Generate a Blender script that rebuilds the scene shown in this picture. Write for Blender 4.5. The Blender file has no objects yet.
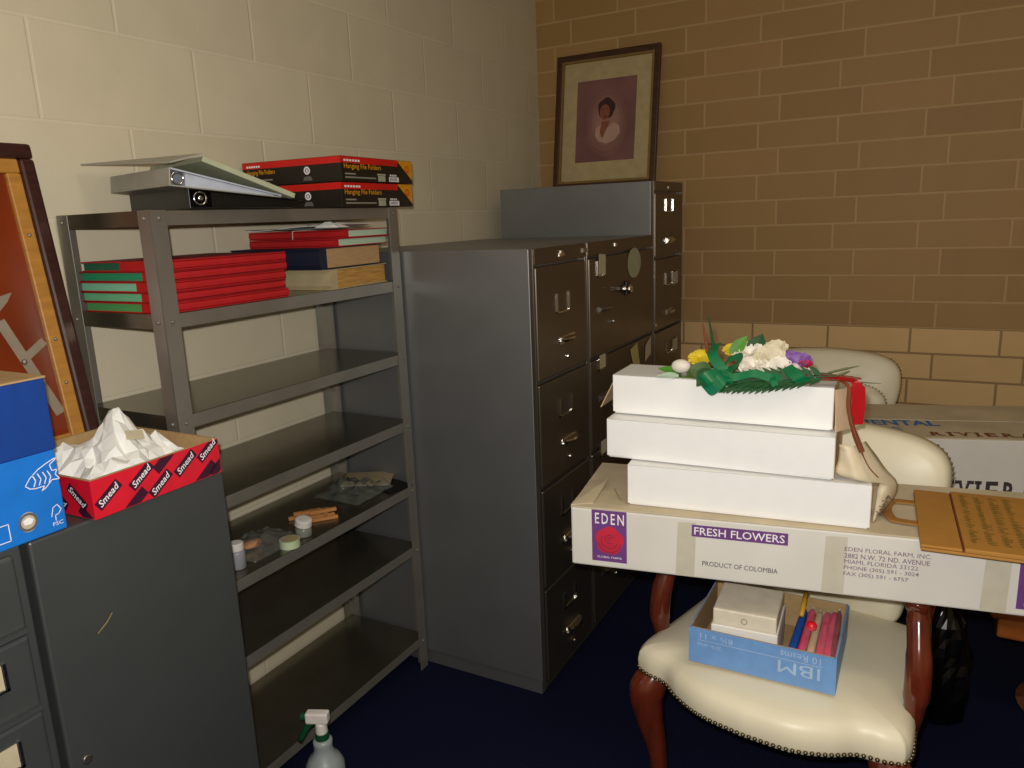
import bpy, bmesh, math, random
from mathutils import Vector, Matrix, noise
random.seed(7)
D = bpy.data
SC = bpy.context.scene
COL = SC.collection
R = math.radians

# ------------------------------------------------------------------ materials
def lin(h):
    h = h.lstrip('#')
    c = [int(h[i:i+2], 16)/255 for i in (0, 2, 4)]
    return tuple((x/12.92 if x <= .04045 else ((x+.055)/1.055)**2.4) for x in c) + (1,)

MATS = {}
def mat(name, col, rough=.6, metal=0.0, var=.08, vscale=30, bump=0.0, bscale=200, spec=.5, coat=0.0, trans=0.0, alpha=1.0, stretch=None):
    if name in MATS: return MATS[name]
    m = D.materials.new(name); m.use_nodes = True
    nt = m.node_tree; b = nt.nodes['Principled BSDF']
    c = lin(col) if isinstance(col, str) else tuple(col)+(1,)
    b.inputs['Roughness'].default_value = rough
    b.inputs['Metallic'].default_value = metal
    b.inputs['Specular IOR Level'].default_value = spec
    b.inputs['Coat Weight'].default_value = coat
    b.inputs['Transmission Weight'].default_value = trans
    b.inputs['Alpha'].default_value = alpha
    tc = nt.nodes.new('ShaderNodeTexCoord')
    vec = tc.outputs['Object']
    if stretch:
        mp = nt.nodes.new('ShaderNodeMapping'); mp.inputs['Scale'].default_value = stretch
        nt.links.new(vec, mp.inputs['Vector']); vec = mp.outputs['Vector']
    n = nt.nodes.new('ShaderNodeTexNoise'); n.inputs['Scale'].default_value = vscale; n.inputs['Detail'].default_value = 4
    nt.links.new(vec, n.inputs['Vector'])
    r = nt.nodes.new('ShaderNodeValToRGB')
    r.color_ramp.elements[0].position = .3; r.color_ramp.elements[1].position = .7
    r.color_ramp.elements[0].color = tuple(x*(1-var) for x in c[:3])+(1,)
    r.color_ramp.elements[1].color = tuple(min(1, x*(1+var)) for x in c[:3])+(1,)
    nt.links.new(n.outputs['Fac'], r.inputs['Fac']); nt.links.new(r.outputs['Color'], b.inputs['Base Color'])
    if bump:
        n2 = nt.nodes.new('ShaderNodeTexNoise'); n2.inputs['Scale'].default_value = bscale; n2.inputs['Detail'].default_value = 3
        nt.links.new(vec, n2.inputs['Vector'])
        bp = nt.nodes.new('ShaderNodeBump'); bp.inputs['Strength'].default_value = bump; bp.inputs['Distance'].default_value = .002
        nt.links.new(n2.outputs['Fac'], bp.inputs['Height']); nt.links.new(bp.outputs['Normal'], b.inputs['Normal'])
    MATS[name] = m
    return m

def masonry(name, axis, u0, z0, bw, bh, offset, lower, upper=None, split=None, msize=.006, bump=.4, depth=.004, sign=1):
    """painted masonry in wall coordinates: u along the wall, z up"""
    m = D.materials.new(name); m.use_nodes = True
    nt = m.node_tree; L = nt.links; b = nt.nodes['Principled BSDF']
    b.inputs['Roughness'].default_value = .62
    g = nt.nodes.new('ShaderNodeNewGeometry')
    s = nt.nodes.new('ShaderNodeSeparateXYZ'); L.new(g.outputs['Position'], s.inputs[0])
    def mth(op, a, v):
        n = nt.nodes.new('ShaderNodeMath'); n.operation = op
        L.new(a, n.inputs[0]); n.inputs[1].default_value = v
        return n.outputs[0]
    u = mth('ADD', mth('MULTIPLY', s.outputs[axis], sign), u0)
    z = mth('SUBTRACT', s.outputs['Z'], z0)
    cb = nt.nodes.new('ShaderNodeCombineXYZ'); L.new(u, cb.inputs[0]); L.new(z, cb.inputs[1])
    def brick(cols, ms):
        t = nt.nodes.new('ShaderNodeTexBrick')
        t.offset = offset; t.offset_frequency = 2; t.squash = 1
        t.inputs['Scale'].default_value = 1; t.inputs['Brick Width'].default_value = bw; t.inputs['Row Height'].default_value = bh
        t.inputs['Mortar Size'].default_value = ms; t.inputs['Mortar Smooth'].default_value = .6
        t.inputs['Bias'].default_value = 0
        t.inputs['Color1'].default_value = lin(cols[0]); t.inputs['Color2'].default_value = lin(cols[1]); t.inputs['Mortar'].default_value = lin(cols[2])
        L.new(cb.outputs[0], t.inputs['Vector'])
        return t
    t = brick(lower, msize)
    col = t.outputs['Color']
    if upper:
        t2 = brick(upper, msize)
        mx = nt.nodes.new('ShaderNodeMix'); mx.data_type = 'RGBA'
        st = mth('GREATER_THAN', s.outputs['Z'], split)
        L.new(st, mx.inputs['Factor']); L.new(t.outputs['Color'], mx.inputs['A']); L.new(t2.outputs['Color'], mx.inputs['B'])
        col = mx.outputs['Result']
    n = nt.nodes.new('ShaderNodeTexNoise'); n.inputs['Scale'].default_value = 9; n.inputs['Detail'].default_value = 5
    L.new(g.outputs['Position'], n.inputs['Vector'])
    mp = nt.nodes.new('ShaderNodeMapRange'); mp.inputs['To Min'].default_value = .93; mp.inputs['To Max'].default_value = 1.07
    L.new(n.outputs['Fac'], mp.inputs['Value'])
    mu = nt.nodes.new('ShaderNodeMix'); mu.data_type = 'RGBA'; mu.blend_type = 'MULTIPLY'; mu.inputs['Factor'].default_value = 1
    L.new(col, mu.inputs['A']); L.new(mp.outputs['Result'], mu.inputs['B'])
    L.new(mu.outputs['Result'], b.inputs['Base Color'])
    n2 = nt.nodes.new('ShaderNodeTexNoise'); n2.inputs['Scale'].default_value = 120; n2.inputs['Detail'].default_value = 3
    L.new(g.outputs['Position'], n2.inputs['Vector'])
    ad = nt.nodes.new('ShaderNodeMath'); ad.operation = 'MULTIPLY_ADD'
    L.new(n2.outputs['Fac'], ad.inputs[0]); ad.inputs[1].default_value = .25
    inv = mth('MULTIPLY', t.outputs['Fac'], -1.0)
    L.new(inv, ad.inputs[2])
    bp = nt.nodes.new('ShaderNodeBump'); bp.inputs['Strength'].default_value = bump; bp.inputs['Distance'].default_value = depth
    L.new(ad.outputs[0], bp.inputs['Height']); L.new(bp.outputs['Normal'], b.inputs['Normal'])
    MATS[name] = m
    return m

M = {}
M['cmu'] = masonry('painted_block', 'Y', -.1027, .0139, .4064, .2032, .5, ('#d8ccb0', '#d2c6aa', '#dbcfb4'), msize=.005, bump=.35, sign=-1)
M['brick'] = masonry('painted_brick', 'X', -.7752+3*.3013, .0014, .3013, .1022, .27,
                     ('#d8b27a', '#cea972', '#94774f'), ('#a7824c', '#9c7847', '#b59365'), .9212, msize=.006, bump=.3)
M['ceiling'] = mat('ceiling_paint', '#b8b09c', .8)
M['plain_wall'] = mat('plain_wall_paint', '#a89878', .8)
M['carpet'] = mat('navy_carpet', '#10152e', .95, var=.35, vscale=180, bump=.8, bscale=600, spec=.1)
M['shelf_metal'] = mat('grey_shelf_enamel', '#7a7567', .26, .85, var=.1, vscale=12)
M['bolt'] = mat('zinc_bolt', '#9a958a', .4, .8)
M['post_metal'] = mat('grey_post_enamel', '#918c82', .34, .6, var=.08, vscale=10)
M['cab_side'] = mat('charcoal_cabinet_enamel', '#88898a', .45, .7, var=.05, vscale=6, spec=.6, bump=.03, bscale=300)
M['cab_front'] = mat('reflection_tinted_drawer_enamel', '#6e655a', .3, .8, var=.06, vscale=6)  # grey enamel browned in colour to stand in for the brick it reflects
M['near_cab'] = mat('dark_green_grey_enamel', '#565958', .42, .55, var=.06, vscale=6, spec=.6)
M['chrome'] = mat('chrome', '#d8d6d0', .18, 1.0, var=.02)
M['chrome_dull'] = mat('dull_nickel', '#8f8a80', .35, .9)
M['black'] = mat('black_plastic', '#0c0c0d', .35)
M['card'] = mat('label_card', '#b9ad90', .8)
M['note_green'] = mat('pale_green_sticker', '#a3a384', .8)
M['note_yellow'] = mat('yellow_note', '#b3a565', .8)
M['wood_frame'] = mat('walnut_frame', '#43281a', .35, var=.35, vscale=14, stretch=(1, 1, 8))
M['gold_lip'] = mat('worn_gilt', '#8a6d3e', .4, .3)
M['mat_board'] = mat('mat_board', '#b5a277', .85)
M['photo_bg'] = mat('mauve_print', '#77504c', .45, var=.2, vscale=6)
M['photo_glow'] = mat('pale_mauve_print', '#9c7066', .5, var=.12, vscale=10)
M['glow1'] = mat('mauve_print_soft', '#7f5751', .45, var=.15, vscale=6)
M['glow2'] = mat('mauve_print_mid', '#895f57', .45, var=.12, vscale=6)
M['glow3'] = mat('mauve_print_light', '#93685e', .45, var=.1, vscale=8)
M['skin'] = mat('printed_skin', '#8b4c3c', .5)
M['hair'] = mat('printed_hair', '#371c16', .5)
M['shirt'] = mat('printed_blouse', '#b99384', .5)
M['dark_frame'] = mat('dark_brown_moulding', '#3a1d17', .35, var=.3, vscale=20, stretch=(1, 1, 6))
M['ochre_wood'] = mat('ochre_wood', '#b27c35', .4, var=.15, vscale=16, stretch=(1, 1, 6))
M['panel_red'] = mat('red_brown_panel', '#7c3013', .22, var=.25, vscale=5)
M['streak_grey'] = mat('grey_streak', '#8f8270', .4)
M['paper'] = mat('white_paper', '#e4e2dc', .75, var=.03)
M['carton'] = mat('gloss_white_carton', '#f0efec', .32, var=.015, coat=.2)
M['kraft_in'] = mat('raw_cardboard', '#a98a5e', .85, var=.1, vscale=60)
M['carton_side'] = mat('aged_cream_carton', '#cbb08c', .7, var=.12, vscale=25)
M['eden'] = mat('off_white_corrugated', '#d8d3ca', .7, var=.04, vscale=8)
M['eden_top'] = mat('tan_corrugated_top', '#c5b598', .75, var=.12, vscale=9)  # top panels tanner than the carton sides, softly mottled
M['tape_clear'] = mat('yellowed_clear_tape', '#c8c1ae', .22, var=.05)
M['purple'] = mat('purple_ink', '#6b3a7d', .6)
M['lilac_ink'] = mat('dull_purple_ink', '#765872', .7)
M['ink_dark'] = mat('dark_ink', '#3d3438', .7)
M['ink_white'] = mat('white_ink', '#ece6ea', .6)
M['rose_red'] = mat('rose_red_ink', '#c4203a', .6)
M['rose_dark'] = mat('rose_dark_ink', '#8d1d42', .6)
M['blue_dark'] = mat('deep_blue_print', '#123b86', .4)
M['blue_light'] = mat('bright_blue_print', '#1870c8', .4)
M['blue_ink'] = mat('blue_stencil_ink', '#3a6cae', .7)
M['badge_grey'] = mat('badge_grey_ink', '#5d5a55', .6)
M['badge_tan'] = mat('badge_tan_ink', '#b9ae98', .6)
M['red_print'] = mat('red_tray_print', '#d4162c', .35)
M['smead_dark'] = mat('dark_maroon_print', '#3a1029', .4)
M['folder_black'] = mat('black_folder_carton', '#1d1712', .4)
M['folder_red'] = mat('red_folder_carton', '#cb1712', .4)
M['folder_yellow'] = mat('amber_folder_carton', '#d99312', .4)
M['folder_orange'] = mat('orange_folder_ink', '#d8590e', .5)
M['grey_ink'] = mat('grey_ink', '#8d8576', .6)
M['binder_grey'] = mat('grey_vinyl', '#98948a', .45)
M['binder_pocket'] = mat('pale_grey_vinyl', '#b4b8c4', .35)
M['binder_black'] = mat('black_vinyl', '#100d0d', .35)
M['sage'] = mat('sage_board', '#abae90', .5)
M['red_cloth'] = mat('red_bookcloth', '#b3161a', .6, bump=.15, bscale=500)
M['red_cloth2'] = mat('dark_red_bookcloth', '#8f0f16', .6, bump=.15, bscale=500)
for k, c in dict(page_dark='#1d5a3f', page_emerald='#1f8a5f', page_mint='#7fc3a2', page_mint2='#6ab98a', page_green='#4d9a55', page_pale='#b4cdb4').items():
    M[k] = mat(k+'_edges', c, .8, var=.12, vscale=20, stretch=(1, 1, 60))
M['navy'] = mat('navy_bookcloth', '#151a30', .6)
M['tan_pages'] = mat('worn_tan_pages', '#b08d62', .85, var=.2, vscale=20, stretch=(1, 1, 30))
M['beige_cover'] = mat('beige_bookcloth', '#b1a079', .7)
M['ragged_pages'] = mat('ragged_orange_pages', '#b98a45', .9, var=.3, vscale=25, stretch=(1, 1, 14), bump=.6, bscale=90)
M['string'] = mat('pale_string', '#d8cfc0', .8)
M['cream'] = mat('cream_vinyl', '#e2d8bd', .42, var=.05, vscale=7)
M['mahog'] = mat('polished_mahogany', '#5e2413', .16, var=.3, vscale=14, stretch=(3, 3, .6), coat=.5)
M['oak'] = mat('orange_brown_wood', '#8c4d20', .25, var=.3, vscale=14, stretch=(.6, 3, 3), coat=.3)
M['nail'] = mat('antique_brass_nail', '#6d6248', .32, .9)
M['ream_blue'] = mat('pale_blue_carton', '#6f9bd2', .5)
M['ream_ink'] = mat('pale_blue_white_ink', '#a9c0de', .6)
M['ivory'] = mat('ivory_carton', '#ded4bf', .5)
M['pink'] = mat('pink_wax', '#da2f62', .3)
M['maroon'] = mat('maroon_wax', '#8a1735', .3)
M['blue_wax'] = mat('blue_wax', '#174fa0', .3)
M['yellow_wax'] = mat('yellow_wax', '#c79a22', .4)
M['cream_wax'] = mat('cream_wax', '#cfae84', .5)
M['hot_red'] = mat('hot_red_plastic', '#ef1c33', .3)
M['leaf'] = mat('dark_green_leaf', '#194a24', .5, var=.2)
M['leaf_bright'] = mat('bright_green_leaf', '#4f8a2c', .5, var=.2)
M['leaf_olive'] = mat('olive_leaf', '#3c5a1c', .55, var=.2)
M['ribbon'] = mat('green_satin_ribbon', '#0a6e42', .18, var=.05, spec=.9)
M['red_ribbon'] = mat('red_satin_ribbon', '#ab0e19', .25)
M['petal_white'] = mat('white_petal', '#e8e0d2', .6)
M['petal_cream'] = mat('cream_petal', '#d8cdb0', .6)
M['petal_yellow'] = mat('yellow_petal', '#d9c02a', .6)
M['petal_purple'] = mat('purple_petal', '#7d559c', .5)
M['petal_pink'] = mat('pale_pink_petal', '#d9c2c4', .6)
M['stem'] = mat('grey_green_stem', '#5d5f38', .6)
M['stem_brown'] = mat('red_brown_stem', '#7a3a1e', .6)
M['kraft'] = mat('kraft_paper', '#a9762f', .7, var=.06, vscale=30)
M['kraft_dark'] = mat('kraft_handle', '#9a6a2b', .7)
M['olive_ink'] = mat('olive_ink', '#7b6320', .7)
M['cream_paper'] = mat('cream_wrapping_paper', '#d6c7a8', .55, var=.08, vscale=12)
M['bottle'] = mat('milky_bottle_plastic', '#8d9596', .35, var=.03)
M['green_plastic'] = mat('dark_green_plastic', '#0f4a2c', .35)
M['white_plastic'] = mat('white_plastic', '#d9d2cc', .35)
M['grey_plastic'] = mat('grey_plastic', '#8a8a90', .4)
M['tape_green'] = mat('pale_green_tape', '#b9c8a2', .5)
M['peg'] = mat('clothespin_wood', '#b4793f', .7, var=.15)
M['tan_env'] = mat('tan_envelope', '#a08e6c', .8)
M['bag_black'] = mat('black_bag_plastic', '#060607', .22)
M['film'] = mat('clear_film', '#c8ccc4', .08, alpha=.06, var=.02, spec=1)
M['film_dark'] = mat('smoky_film', '#8e948a', .1, alpha=.16, var=.02, spec=1)
M['scratch'] = mat('bare_metal_scratch', '#a58b4e', .5)
M['jar'] = mat('cloudy_jar_plastic', '#9a9a90', .2, alpha=.55)
M['red_flash'] = mat('crimson_petal', '#b1122c', .5)

# ------------------------------------------------------------------ mesh helpers
class MB:
    def __init__(s): s.bm = bmesh.new()
    def box(s, x0, x1, y0, y1, z0, z1, mx=None):
        vs = [s.bm.verts.new(Vector((x, y, z)) if mx is None else mx @ Vector((x, y, z))) for z in (z0, z1) for y in (y0, y1) for x in (x0, x1)]
        for f in ((0, 2, 3, 1), (4, 5, 7, 6), (0, 1, 5, 4), (2, 6, 7, 3), (0, 4, 6, 2), (1, 3, 7, 5)):
            s.bm.faces.new([vs[i] for i in f])
        return s
    def poly(s, pts):
        s.bm.faces.new([s.bm.verts.new(Vector(p)) for p in pts]); return s
    def loft(s, rings, cap0=True, cap1=True, closed=True):
        V = [[s.bm.verts.new(Vector(p)) for p in r] for r in rings]
        n = len(V[0])
        for a, b in zip(V, V[1:]):
            for i in range(n if closed else n-1):
                j = (i+1) % n
                s.bm.faces.new((a[i], a[j], b[j], b[i]))
        if closed and cap0: s.bm.faces.new(V[0][::-1])
        if closed and cap1: s.bm.faces.new(V[-1])
        return s
    def prism(s, pts, h, mx=None, z0=0):
        f = (lambda p: mx @ p) if mx is not None else (lambda p: p)
        s.loft([[f(Vector((x, y, z0))) for x, y in pts], [f(Vector((x, y, z0+h))) for x, y in pts]]); return s
    def lathe(s, prof, seg=24, mx=None):
        f = (lambda p: mx @ p) if mx is not None else (lambda p: p)
        s.loft([[f(Vector((r*math.cos(2*math.pi*i/seg), r*math.sin(2*math.pi*i/seg), z))) for i in range(seg)] for r, z in prof]); return s
    def tube(s, path, rad, seg=10, flat=1.0):
        path = [Vector(p) for p in path]; n = len(path)
        if not hasattr(rad, '__len__'): rad = [rad]*n
        rings = []; up = None
        for i in range(n):
            t = (path[min(i+1, n-1)]-path[max(i-1, 0)]).normalized()
            if up is None:
                up = Vector((0, 0, 1)) if abs(t.z) < .9 else Vector((0, 1, 0))
            a = t.cross(up).normalized(); b = a.cross(t).normalized(); up = b
            rings.append([path[i]+rad[i]*(a*math.cos(2*math.pi*k/seg)+b*flat*math.sin(2*math.pi*k/seg)) for k in range(seg)])
        return s.loft(rings)
    def strip(s, path, widths, side, thick=.0012):
        """thin solid ribbon following path, widened along the side vectors"""
        path = [Vector(p) for p in path]; n = len(path); rings = []
        for i in range(n):
            t = (path[min(i+1, n-1)]-path[max(i-1, 0)]).normalized()
            sd = Vector(side[i] if isinstance(side, list) else side).normalized()
            nn = t.cross(sd).normalized()
            w = widths[i] if hasattr(widths, '__len__') else widths
            rings.append([path[i]+sd*w/2+nn*thick/2, path[i]-sd*w/2+nn*thick/2, path[i]-sd*w/2-nn*thick/2, path[i]+sd*w/2-nn*thick/2])
        return s.loft(rings)
    def ball(s, c, r, seg=12, scale=(1, 1, 1), sub=None):
        mx = Matrix.Translation(Vector(c)) @ Matrix.Diagonal(Vector(scale).to_4d())
        if sub is not None: bmesh.ops.create_icosphere(s.bm, subdivisions=sub, radius=r, matrix=mx)
        else: bmesh.ops.create_uvsphere(s.bm, u_segments=seg, v_segments=max(6, seg//2), radius=r, matrix=mx)
        return s
    def torus(s, c, R_, r, mx=None, seg=24, rs=8):
        mx = mx or Matrix.Identity(4)
        rings = []
        for i in range(seg+1):
            a = 2*math.pi*i/seg
            rings.append([Vector(c)+(mx @ Vector(((R_+r*math.cos(2*math.pi*k/rs))*math.cos(a), (R_+r*math.cos(2*math.pi*k/rs))*math.sin(a), r*math.sin(2*math.pi*k/rs)))) for k in range(rs)])
        return s.loft(rings, False, False)
    def build(s, name, m, parent=None, bevel=0, smooth=False, sub=0, seg=2):
        bmesh.ops.recalc_face_normals(s.bm, faces=s.bm.faces)
        me = D.meshes.new(name); s.bm.to_mesh(me); s.bm.free()
        o = D.objects.new(name, me); COL.objects.link(o)
        if m: me.materials.append(M[m] if isinstance(m, str) else m)
        if parent: o.parent = parent
        if bevel:
            b = o.modifiers.new('bevel', 'BEVEL'); b.width = bevel; b.segments = seg; b.limit_method = 'ANGLE'; b.angle_limit = R(40)
        if sub:
            q = o.modifiers.new('sub', 'SUBSURF'); q.levels = sub; q.render_levels = sub
        if smooth:
            for p in me.polygons: p.use_smooth = True
        return o

def tag(o, label, cat, group=None):
    o['label'] = label; o['category'] = cat
    if group: o['group'] = group
    return o
def thing(name, label, cat, loc=(0, 0, 0), rz=0, group=None, ry=0, rx=0):
    o = D.objects.new(name, None); COL.objects.link(o)
    o.empty_display_size = .05
    o.location = loc; o.rotation_euler = (rx, ry, rz)
    return tag(o, label, cat, group)
def struct(name, mb, m):
    o = mb.build(name, m); o['kind'] = 'structure'; return o
def sub_of(parent, name, mb, m, label=None, **k):
    o = mb.build(name, m, parent, **k)
    if label: o['label'] = label
    return o
def copy_tree(o, parent=None):
    c = o.copy(); COL.objects.link(c)
    if parent: c.parent = parent
    for ch in list(o.children): copy_tree(ch, c)
    return c

def text(name, s, m, parent, org, u, v, w=None, h=None, off=.0006, shear=0, bold=0.0, sp=1.0):
    """flat lettering: lower left corner at org, running along u, standing along v"""
    cu = D.curves.new(name, 'FONT'); cu.body = s; cu.size = 1; cu.shear = shear; cu.offset = bold; cu.space_character = sp; cu.space_line = .95
    cu.resolution_u = 2
    if 'M' in s: cu.offset = 0
    t = D.objects.new(name, cu); COL.objects.link(t)
    bpy.context.view_layer.update()
    me = D.meshes.new_from_object(t.evaluated_get(bpy.context.evaluated_depsgraph_get()))
    D.objects.remove(t); D.curves.remove(cu)
    xs = [q.co.x for q in me.vertices]; ys = [q.co.y for q in me.vertices]
    x0, x1, y0, y1 = min(xs), max(xs), min(ys), max(ys)
    u = Vector(u).normalized(); v = Vector(v).normalized(); n = u.cross(v)
    if h is None: h = w*(y1-y0)/(x1-x0)
    if w is None: w = h*(x1-x0)/(y1-y0)
    for q in me.vertices:
        q.co = Vector(org)+u*((q.co.x-x0)/(x1-x0)*w)+v*((q.co.y-y0)/(y1-y0)*h)+n*off
    me.materials.clear(); me.materials.append(M[m])
    o = D.objects.new(name, me); COL.objects.link(o); o.parent = parent
    return o
def flat(name, pts, m, parent, off=.0004, org=(0, 0, 0), u=(1, 0, 0), v=(0, 0, 1), label=None):
    """flat printed shape(s): pts is a list of (a, b) or a list of such lists"""
    u = Vector(u).normalized(); v = Vector(v).normalized(); n = u.cross(v)
    mb = MB()
    if not isinstance(pts[0][0], (tuple, list)): pts = [pts]
    for ring in pts: mb.poly([Vector(org)+u*a+v*b+n*off for a, b in ring])
    me = D.meshes.new(name); mb.bm.to_mesh(me); mb.bm.free()
    o = D.objects.new(name, me); COL.objects.link(o); me.materials.append(M[m]); o.parent = parent
    if label: o['label'] = label
    return o
def rect(a0, b0, a1, b1): return [(a0, b0), (a1, b0), (a1, b1), (a0, b1)]
def ell(ca, cb, ra, rb, n=28, wob=0, rot=0):
    out = []
    for i in range(n):
        t = 2*math.pi*i/n; r = 1+wob*math.sin(5*t+.6)
        x, y = ra*r*math.cos(t), rb*r*math.sin(t)
        out.append((ca+x*math.cos(rot)-y*math.sin(rot), cb+x*math.sin(rot)+y*math.cos(rot)))
    return out
def line(p, q, w):
    d = (Vector(q)-Vector(p)); L = d.length or 1; n = Vector((-d.y, d.x))/L*w/2
    return [(p[0]+n.x, p[1]+n.y), (p[0]-n.x, p[1]-n.y), (q[0]-n.x, q[1]-n.y), (q[0]+n.x, q[1]+n.y)]
def polyline(pts, w): return [line(a, b, w) for a, b in zip(pts, pts[1:])]
def ringband(ca, cb, r0, r1, n=28, a0=0, a1=2*math.pi):
    out = []
    for i in range(n):
        t, s = a0+(a1-a0)*i/n, a0+(a1-a0)*(i+1)/n
        out.append([(ca+r0*math.cos(t), cb+r0*math.sin(t)), (ca+r1*math.cos(t), cb+r1*math.sin(t)), (ca+r1*math.cos(s), cb+r1*math.sin(s)), (ca+r0*math.cos(s), cb+r0*math.sin(s))])
    return out

def spline(pts, n):
    """Catmull-Rom through the points, n samples per span"""
    P = [Vector(p) for p in pts]; P = [P[0]*2-P[1]]+P+[P[-1]*2-P[-2]]; out = []
    for i in range(1, len(P)-2):
        a, b, c, d = P[i-1:i+3]
        for k in range(n):
            t = k/n
            out.append(.5*((2*b)+(c-a)*t+(2*a-5*b+4*c-d)*t*t+(3*b-a-3*c+d)*t**3))
    out.append(P[-2])
    return out

# ------------------------------------------------------------------ the room
RX, RY, CH = 4.2, -5.0, 2.75
struct('floor', MB().box(-.1, RX+.1, RY-.1, .1, -.1, 0), 'carpet')
struct('ceiling', MB().box(-.1, RX+.1, RY-.1, .1, CH, CH+.1), 'ceiling')
struct('wall_left', MB().box(-.1, 0, RY-.1, .1, 0, CH), 'cmu')
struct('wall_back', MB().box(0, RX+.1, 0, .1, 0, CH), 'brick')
struct('wall_right', MB().box(RX, RX+.1, RY-.1, 0, 0, CH), 'plain_wall')
struct('wall_front', MB().box(0, RX, RY-.1, RY, 0, CH), 'plain_wall')

# ------------------------------------------------------------------ steel shelving unit
SX0, SX1, SY0, SY1 = .006, .312, -2.345, -1.5535
TOPS = [1.444, 1.2385, 1.026, .822, .618, .424, .113]
sh = thing('shelving_unit', 'grey steel shelving unit with seven shelves against the cream block wall', 'shelves', (SX0, SY0, 0))
W_, L_ = SX1-SX0, SY1-SY0
def angle_post(cx, cy, sx, sy):
    w, t = .038, .0025
    m = MB()
    m.box(min(cx, cx+sx*t), max(cx, cx+sx*t), min(cy, cy+sy*w), max(cy, cy+sy*w), 0, 1.4442)
    m.box(min(cx, cx+sx*w), max(cx, cx+sx*w), min(cy, cy+sy*t), max(cy, cy+sy*t), 0, 1.4442)
    return m
boltmesh = None
for cx, sx in ((0, 1), (W_, -1)):
    for cy, sy in ((0, 1), (L_, -1)):
        p = angle_post(cx, cy, sx, sy).build('post', 'post_metal', sh, bevel=.0012)
        for z in TOPS:
            for fl in (0, 1):
                if fl == 0 and cx == 0: continue
                if boltmesh is None:
                    b0 = MB().ball((0, 0, 0), .0042, 8).build('bolt', 'bolt'); boltmesh = b0.data
                    D.objects.remove(b0)
                b = D.objects.new('bolt', boltmesh); COL.objects.link(b); b.parent = p
                b.location = (cx+.0008, cy+sy*.018, z-.016) if fl == 0 else (cx+sx*.018, cy-sy*.0008, z-.016)
for z in TOPS:
    e = .003
    m = MB().box(e, W_-e, e, L_-e, z-.0015, z)
    for a in ((e, W_-e, e, e+.0015), (e, W_-e, L_-e-.0015, L_-e)): m.box(*a, z-.03, z-.0015)
    m.box(e, e+.0015, e+.0015, L_-e-.0015, z-.024, z-.0015)
    o = m.build('shelf', 'shelf_metal', sh)
    MB().box(W_-e-.0015, W_-e, e+.0015, L_-e-.0015, z-.03, z-.0016).build('front_lip', 'post_metal', o)

# ------------------------------------------------------------------ filing cabinets
def pull(parent, x, y, z, w=.05, m='chrome_dull'):
    """cup pull: a curved thumb grip standing off the drawer face (face looks along +x)"""
    mb = MB(); rings = []
    for i in range(9):
        t = i/8; yy = y-w/2+w*t; d = .022*math.sin(math.pi*(.12+.76*t)); 
        rings.append([(x, yy, z+.008), (x+d, yy, z+.006), (x+d+.002, yy, z), (x+d*.6, yy, z-.008), (x, yy, z-.006)])
    mb.loft(rings); mb.box(x, x+.002, y-w/2-.008, y+w/2+.008, z-.011, z+.011)
    return mb.build('handle', m, parent, smooth=False)
def label_holder(parent, x, y, z, w=.075, h=.045, card=None):
    mb = MB()
    for a in ((y-w/2, y-w/2+.005, z-h/2, z+h/2), (y+w/2-.005, y+w/2, z-h/2, z+h/2), (y-w/2, y+w/2, z-h/2, z-h/2+.004)):
        mb.box(x, x+.004, a[0], a[1], a[2], a[3])
    o = mb.build('label_holder', 'chrome', parent)
    if card:
        c = MB().box(x+.0005, x+.002, y-w/2+.006, y+w/2-.006, z-h/2+.005, z+h/2-.002).build('label_card', card, o)
    return o
def latch(parent, x, y, z):
    mb = MB().box(x, x+.006, y-.01, y+.01, z-.005, z+.005); mb.ball((x+.008, y, z), .006, 8)
    return mb.build('latch', 'chrome', parent)

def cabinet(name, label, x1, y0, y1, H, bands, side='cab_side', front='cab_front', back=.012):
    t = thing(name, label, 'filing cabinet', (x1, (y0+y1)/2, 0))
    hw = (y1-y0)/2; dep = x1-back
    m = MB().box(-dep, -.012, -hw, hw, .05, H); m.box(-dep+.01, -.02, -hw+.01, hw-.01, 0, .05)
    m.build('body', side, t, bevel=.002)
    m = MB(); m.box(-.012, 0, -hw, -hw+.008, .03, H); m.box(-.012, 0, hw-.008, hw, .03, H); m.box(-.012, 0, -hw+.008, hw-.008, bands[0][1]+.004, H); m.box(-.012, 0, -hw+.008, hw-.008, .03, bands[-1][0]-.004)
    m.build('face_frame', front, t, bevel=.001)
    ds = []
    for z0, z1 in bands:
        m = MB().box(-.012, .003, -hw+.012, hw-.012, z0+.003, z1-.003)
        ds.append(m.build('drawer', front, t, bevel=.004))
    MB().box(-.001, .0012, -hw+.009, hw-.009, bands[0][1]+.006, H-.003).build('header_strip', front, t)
    return t, ds
XF = .735
B4 = [(.957, 1.274), (.652, .953), (.347, .648), (.045, .343)]
# first: plain charcoal four-drawer
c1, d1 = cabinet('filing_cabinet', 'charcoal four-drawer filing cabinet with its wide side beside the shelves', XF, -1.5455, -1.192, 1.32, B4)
for d, zb in zip(d1, (1.055, .753, .45, .145)):
    label_holder(d, .003, -.003, zb+.107, w=.085, h=.055)
    pull(d, .003, .02, zb, w=.085, m='chrome')
    latch(d, .003, .005, zb-.05)
    latch(d, .003, -.04, zb-.0)
MB().box(.0012, .004, .0-.016, .016, 1.291, 1.3).box(.0012, .004, -.008, .008, 1.3, 1.307).build('emblem', 'chrome', c1)
MB().box(.0012, .005, .145, .172, 1.293, 1.305).build('catch', 'bolt', c1)
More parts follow.
